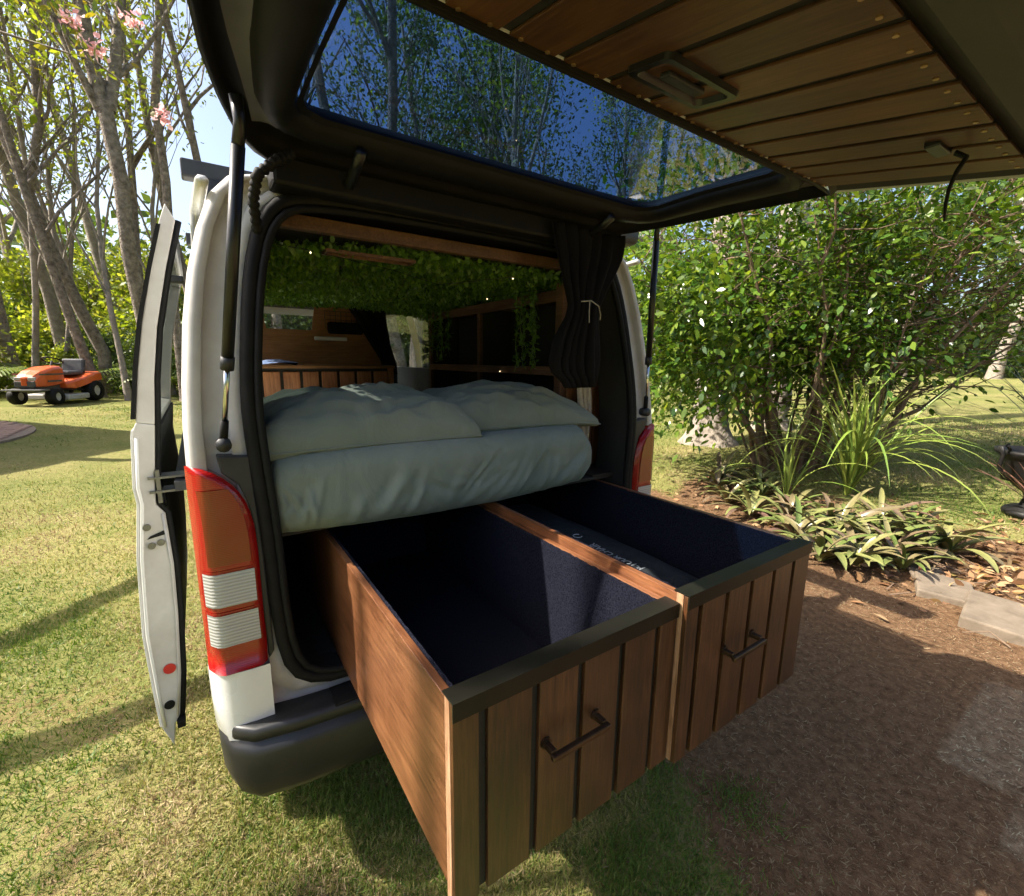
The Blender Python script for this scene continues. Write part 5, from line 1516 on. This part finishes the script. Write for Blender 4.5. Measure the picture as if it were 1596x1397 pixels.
def rosette(name, x, y, meshes, n, r, label, cat, group, s=1.0, tilt=.0, z0=0.0, spread=.15):
    g = gzf(x, y) + z0
    root = thing(name, (x, y, g), label, cat, group)
    for k in range(n):
        a = k * 2.399 + r.normal() * .2
        o = bpy.data.objects.new('leaf', meshes[int(r.integers(0, len(meshes)))])
        COL.objects.link(o); o.parent = root
        f = r.uniform(.75, 1.15) * s
        inn = k / n
        o.location = (math.cos(a) * .02, math.sin(a) * .02, .01 + .02 * inn)
        o.rotation_euler = (r.normal() * .12, -r.uniform(-.35, .30) - .45 * inn + tilt, a + r.normal() * .1)
        o.scale = (f, f, f)
    return root
def build_beds():
    r = np.random.default_rng(91)
    bm_ = [strap_mesh('leaf', .40, .062, 1.5, 'brom_leaf', stiff=.55), strap_mesh('leaf', .46, .055, 1.1, 'brom_leaf', stiff=.45), strap_mesh('leaf', .34, .068, 1.9, 'brom_leaf', stiff=.6)]
    spots_ = [(4.05, 1.62), (3.78, 1.32), (4.15, 1.15), (3.62, .98), (3.98, .78), (3.55, .58), (4.3, 1.75), (4.45, 1.35), (3.42, .22), (3.78, .28), (3.2, -.06), (3.62, -.04), (3.98, .02), (3.42, -.28), (3.82, -.25), (4.15, -.12), (3.3, .42), (3.05, .12), (4.3, .15), (3.62, .22), (3.95, .42), (3.98, -.4), (3.5, -.16)]
    spots = sorted(spots_, key=lambda q: q[0] * .828 - q[1] * .56 - .9 * (q[0] * .56 + q[1] * .828))
    lateral = lambda q: (q[0] + .794) * .828 - (q[1] + 1.3) * .56
    spots = sorted(spots_[:8], key=lateral) + sorted(spots_[8:], key=lateral)
    for i, (x, y) in enumerate(spots):
        far = i < 8
        rosette('bromeliad', x, y, bm_, 19, r, f'olive bromeliad at the back of the bed, {ORD[i]} from the left' if far else f'large olive bromeliad at the front of the bed, {ORD[i - 8]} from the left', 'bromeliad',
                'bromeliads at the back of the bed' if far else 'bromeliads at the front of the bed', r.uniform(.85, 1.15))
    sm_ = [strap_mesh('leaf', 1.25, .020, 1.1, 'strap_green', 10, .2, .93), strap_mesh('leaf', 1.1, .018, 1.9, 'strap_green', 10, .2, .88), strap_mesh('leaf', 1.0, .022, .5, 'strap_green', 8, .2, .95), strap_mesh('leaf', 1.35, .022, 2.6, 'strap_green', 12, .2, .85)]
    for (x, y, n, lab) in ((4.85, .62, 115, 'tall bright green strappy grass clump in front of the shrub'), (4.25, .95, 26, 'smaller arching yellow green grass clump left of the tall clump')):
        rosette('grass_clump', x, y, sm_, n, r, lab, 'grass clump', None, 1.2 if n > 50 else .85)
    gm = [strap_mesh('leaf', .9, .016, .9, 'strap_grey', 8, .2, .75), strap_mesh('leaf', 1.0, .014, .5, 'strap_grey', 8, .2, .6)]
    rosette('spiky_plant', 7.3, -.45, gm, 60, r, 'fine leaved grey green spiky plant at the right edge', 'plant', None, 1.2, z0=.35)
    MB().tube([(7.3, -.45, gzf(7.3, -.45) - .1), (7.3, -.45, gzf(7.3, -.45) + .4)], [.05, .04], 7).build('stem', 'stem_brown', bpy.data.objects['spiky_plant'])
    rm = [strap_mesh('leaf', .62, .022, .9, 'strap_red', 8, .25, .7), strap_mesh('leaf', .55, .02, .4, 'strap_red', 8, .25, .5)]
    rosette('red_plant', 5.12, -.72, rm, 34, r, 'spiky reddish brown plant in front of the black urn', 'plant', None, 1.0, z0=.12)
    # black urn
    x, y = 5.42, -.64; g = gzf(x, y)
    M['urn_black'] = noisy('urn_black', (.006, .0055, .005), (.014, .013, .012), 15.0, .5, spec=.3, bump=.3, bscale=40)
    u = thing('garden_urn', (x, y, g), 'black flared garden urn with curled handles at the right edge', 'urn')
    prof = [(.20, 0), (.21, .03), (.19, .06), (.10, .10), (.08, .17), (.10, .22), (.17, .27), (.23, .36), (.26, .47), (.29, .54), (.33, .57), (.335, .60), (.30, .605), (.27, .57), (.22, .40)]
    n = 20; MB().loops([[(x + math.cos(2 * math.pi * k / n) * q, y + math.sin(2 * math.pi * k / n) * q, g + z) for k in range(n)] for q, z in prof], cap0=True, cap1=True).build('bowl', 'urn_black', u, smooth=True)
    for sg in (-1, 1):
        d = Vector((.83, -.56, 0)) * sg; c = Vector((x, y, g))
        MB().tube([c + d * q + Vector((0, 0, z)) for q, z in ((.22, .33), (.34, .36), (.40, .47), (.385, .57), (.42, .645), (.36, .66), (.33, .61))], [.018, .018, .017, .016, .02, .018, .012], 7).build('handle', 'urn_black', u, smooth=True)
    # stepping stones
    M['slab'] = noisy('slab', (.13, .10, .07), (.23, .18, .13), 9.0, .85, bump=.35, bscale=70, bdist=.006)
    for (x, y, sx, sy, a, zt, lab) in ((3.50, -.40, .34, .22, .5, .03, 'small half buried concrete slab next to the bromeliads'), (3.24, -.56, .40, .30, .3, .05, 'middle concrete stepping slab with a dark shadow beside it'), (3.04, -.88, .52, .36, .12, .065, 'largest grey concrete slab at the right edge of the photo')):
        m = MB().box((-sx / 2, -sy / 2, -.06), (sx / 2, sy / 2, zt), Matrix.Translation((x, y, gzf(x, y))) @ Matrix.Rotation(a, 4, 'Z') @ Matrix.Rotation(.03, 4, 'X'))
        tag(m.build('stepping_slab', 'slab', None, bevel=.014, seg=3), lab, 'paving slab', 'stepping slabs by the bed')
    # dry fallen flowers and leaf litter
    n = 420; P = np.stack([r.normal(3.85, .45, n), r.normal(-.72, .28, n), np.zeros(n)], 1); P[:, 2] = gz(P[:, 0], P[:, 1]) + r.uniform(.005, .05, n)
    n2 = 500; Q = np.stack([r.uniform(3.0, 5.2, n2), r.uniform(-1.2, 1.9, n2), np.zeros(n2)], 1); Q[:, 2] = gz(Q[:, 0], Q[:, 1]) + r.uniform(.004, .02, n2)
    P = np.concatenate([P, Q]); D = r.normal(size=(len(P), 3)); D[:, 2] = np.abs(D[:, 2]) * .3
    M['litter'] = leafmat('litter', [(.20, .10, .05), (.36, .20, .10), (.42, .30, .16), (.16, .07, .04), (.34, .26, .07)], .8, .15, .2)
    tag(mesh_obj('leaf_litter', fast_mesh('leaf_litter', oval_leaves(P, D, .075, r, .4), 6), 'litter'), 'dry fallen leaves and flowers on the garden bed', 'leaf litter', kind='stuff')
    mb = MB()
    for k in range(40):
        a = r.uniform(0, 6.28); x, y = r.normal(3.8, .5), r.normal(-.6, .4); L = r.uniform(.08, .3); z = gzf(x, y)
        mb.tube([(x, y, z + .01), (x + math.cos(a) * L * .5, y + math.sin(a) * L * .5, z + r.uniform(.01, .07)), (x + math.cos(a + .4) * L, y + math.sin(a + .4) * L, z + .01)], [.005, .004, .003], 4)
    tag(mb.build('twigs', 'stem_brown', None), 'dry twigs lying among the fallen leaves', 'twigs', kind='stuff')
build_beds()

# flowering tree whose twigs hang into the top left corner
def build_blossom():
    r = np.random.default_rng(95)
    x, y = -4.5, 8.2; g = gzf(x, y)
    root = thing('flowering_tree', (x, y, g), 'twigs with pink blossom and fresh leaves hanging in the top left corner', 'tree')
    mb = MB(); leaves = []
    mb.tube([(x, y, g - .2), (x, y, 1.6), (x + .15, y - .1, 3.2), (x + .5, y - .2, 4.6)], [.11, .10, .08, .06], 8, cap=False)
    ends = [(-1.95, 7.0, 5.30), (-1.45, 6.9, 5.25), (-.92, 7.0, 5.55), (-.86, 7.1, 4.75), (-1.65, 6.9, 5.6), (-2.1, 6.9, 4.3), (-1.2, 7.3, 6.0)]
    P = []; D = []
    for e in ends:
        e = Vector(e); s = Vector((x + .5, y - .2, 4.6)); m = s.lerp(e, .5) + Vector((0, 0, .7)); q = s.lerp(e, .8) + Vector((0, 0, .5))
        mb.tube([s, m, q, e], [.028, .018, .011, .004], 4, cap=False)
        for k in range(34):
            t = r.uniform(.75, 1.02); c = (q.lerp(e, (t - .8) / .2) if t > .8 else m.lerp(q, (t - .5) / .3))
            P.append(np.array(c) + r.normal(size=3) * .11); v = r.normal(size=3); v[2] -= .7; D.append(v)
    mb.build('trunk', 'bark', root, smooth=True, recalc=False)
    M['young_leaf'] = leafmat('young_leaf', [(.10, .17, .02), (.17, .23, .03), (.24, .20, .03), (.07, .12, .015)], .45, .4)
    mesh_obj('crown', fast_mesh('crown', oval_leaves(np.array(P), np.array(D), .13, r, .45), 6), 'young_leaf', root)
    M['blossom'] = leafmat('blossom', [(.75, .42, .42), (.82, .60, .58), (.70, .34, .36)], .6, .4)
    for c in ((-1.62, 7, 5.46), (-1.46, 6.95, 5.22), (-1.05, 7, 5.68), (-.85, 7.05, 4.70)):
        c = np.array(c); q = c + r.normal(size=(46, 3)) * .05
        o = mesh_obj('blossom', fast_mesh('blossom', oval_leaves(q, r.normal(size=(46, 3)), .075, r, .8), 6), 'blossom', root)
build_blossom()

# ------------------------------------------------------------------ ride-on mower
M['mower_orange'] = noisy('mower_orange', (.58, .085, .015), (.68, .12, .022), 4, .35, coat=.5)
M['mower_grey'] = noisy('mower_grey', (.06, .06, .06), (.10, .10, .10), 10, .5)
M['mower_seat'] = noisy('mower_seat', (.05, .05, .06), (.09, .09, .10), 10, .4)
M['pale_metal'] = noisy('pale_metal', (.35, .34, .32), (.48, .47, .44), 10, .5)
def build_mower():
    x, y = -3.72, 15.0; g = gzf(x, y) + .015
    t = thing('ride_on_mower', (0, 0, 0), 'orange ride-on lawn mower with black seat parked on the lawn', 'mower')
    # built facing +x, then turned
    def loft(name, secs, mat, par=t, smooth=True):
        return MB().loops(secs, cap0=True, cap1=True).build(name, mat, par, smooth=False, bevel=.02, seg=2)
    def sec(xx, hw, z0, z1, r=.06):
        return [(xx, -hw, z0), (xx, -hw, z1 - r), (xx, -hw + r, z1), (xx, 0, z1 + .02), (xx, hw - r, z1), (xx, hw, z1 - r), (xx, hw, z0)]
    hood = loft('hood', [sec(.18, .25, .48, .88), sec(.45, .26, .44, .86), sec(.75, .25, .42, .78), sec(.93, .22, .42, .68), sec(.98, .19, .44, .62)], 'mower_orange')
    MB().box((.95, -.20, .42), (1.00, .20, .55)).build('grille', 'mower_grey', hood, bevel=.015)
    MB().box((.985, -.055, .45), (1.01, .055, .63)).build('grille_badge', 'mower_orange', hood, bevel=.01)
    for s in (-1, 1):
        MB().box((.90, s * .135 - .07, .56), (.985, s * .135 + .07, .64)).build('headlight', 'pale_metal', hood, bevel=.015)
        MB().box((.30, s * .262 - .004, .52), (.70, s * .262 + .004, .56)).build('hood_vent', 'mower_grey', hood)
    MB().box((.85, -.40, .33), (1.12, .40, .37)).build('front_bumper', 'mower_grey', t, bevel=.015)
    MB().box((-.65, -.15, .30), (.95, .15, .44)).build('chassis', 'mower_grey', t, bevel=.02)
    loft('fender', [[(xx, -hw, z0), (xx, -hw, z1 - .05), (xx, -hw + .05, z1), (xx, hw - .05, z1), (xx, hw, z1 - .05), (xx, hw, z0)] for xx, hw, z0, z1 in ((.22, .30, .36, .50), (.10, .42, .34, .56), (-.25, .44, .42, .62), (-.55, .45, .50, .72), (-.78, .44, .52, .74), (-.84, .40, .56, .68))], 'mower_orange')
    MB().box((-.45, -.446, .45), (-.05, -.4455, .52)).build('side_decal', 'pale_metal', t)
    MB().box((-.48, -.24, .66), (-.02, .24, .76)).build('seat', 'mower_seat', t, bevel=.04, seg=3)
    MB().box((-.56, -.25, .72), (-.45, .25, 1.06), Matrix.Translation((-.5, 0, .72)) @ Matrix.Rotation(-.2, 4, 'Y') @ Matrix.Translation((.5, 0, -.72))).build('seat_back', 'mower_seat', t, bevel=.045, seg=3)
    sw = MB().tube([(.22, 0, .80), (.12, 0, 1.0)], [.025, .02], 8).build('steering_column', 'mower_grey', t)
    c = Vector((.115, 0, 1.01)); MB().tube([c + Vector((math.cos(a) * .16, math.sin(a) * .19, math.cos(a) * .08)) for a in np.linspace(0, 2 * math.pi, 22)], .016, 6, cap=False).build('steering_wheel', 'rubber', sw, smooth=True)
    for s in (-1, 1):
        MB().box((-.10, s * .36 - .09, .30), (.30, s * .36 + .09, .325)).build('foot_rest', 'rubber', t, bevel=.01)
        MB().box((-.30, s * .2645, .60), (.60, s * .2665, .635), Matrix.Translation((.32, 0, .08))).build('side_stripe', 'mower_grey', hood)
        for xx, rr, ww, ys in ((.74, .19, .09, .38), (-.52, .26, .12, .36)):
            n = 22; prof = [(rr * .5, .5), (rr * .9, .5), (rr, .3), (rr, -.3), (rr * .9, -.5), (rr * .5, -.5)]
            w = MB().loops([[(xx + math.cos(2 * math.pi * k / n) * q, s * ys + o * ww * 2, rr + math.sin(2 * math.pi * k / n) * q) for k in range(n)] for q, o in prof]).build('wheel', 'rubber', t, smooth=True)
            MB().disc((xx, s * ys - .09 * 0 - ww * .7, rr), (0, 1, 0), rr * .52, ww * 1.4, 18).build('rim', 'pale_metal', w)
    MB().prism([(-.25, -.46), (.1, -.55), (.45, -.46), (.5, 0), (.45, .46), (.1, .5), (-.25, .46)], 2, .09, .22).build('cutting_deck', 'pale_metal', t, bevel=.03)
    MB().box((-.7, -.02, .74), (-.6, .02, .82)).build('lift_lever', 'mower_grey', t)
    t.location = (x, y, g); t.rotation_euler = (0, 0, math.radians(-115)); t.scale = (1.04, 1.04, 1.04)
build_mower()
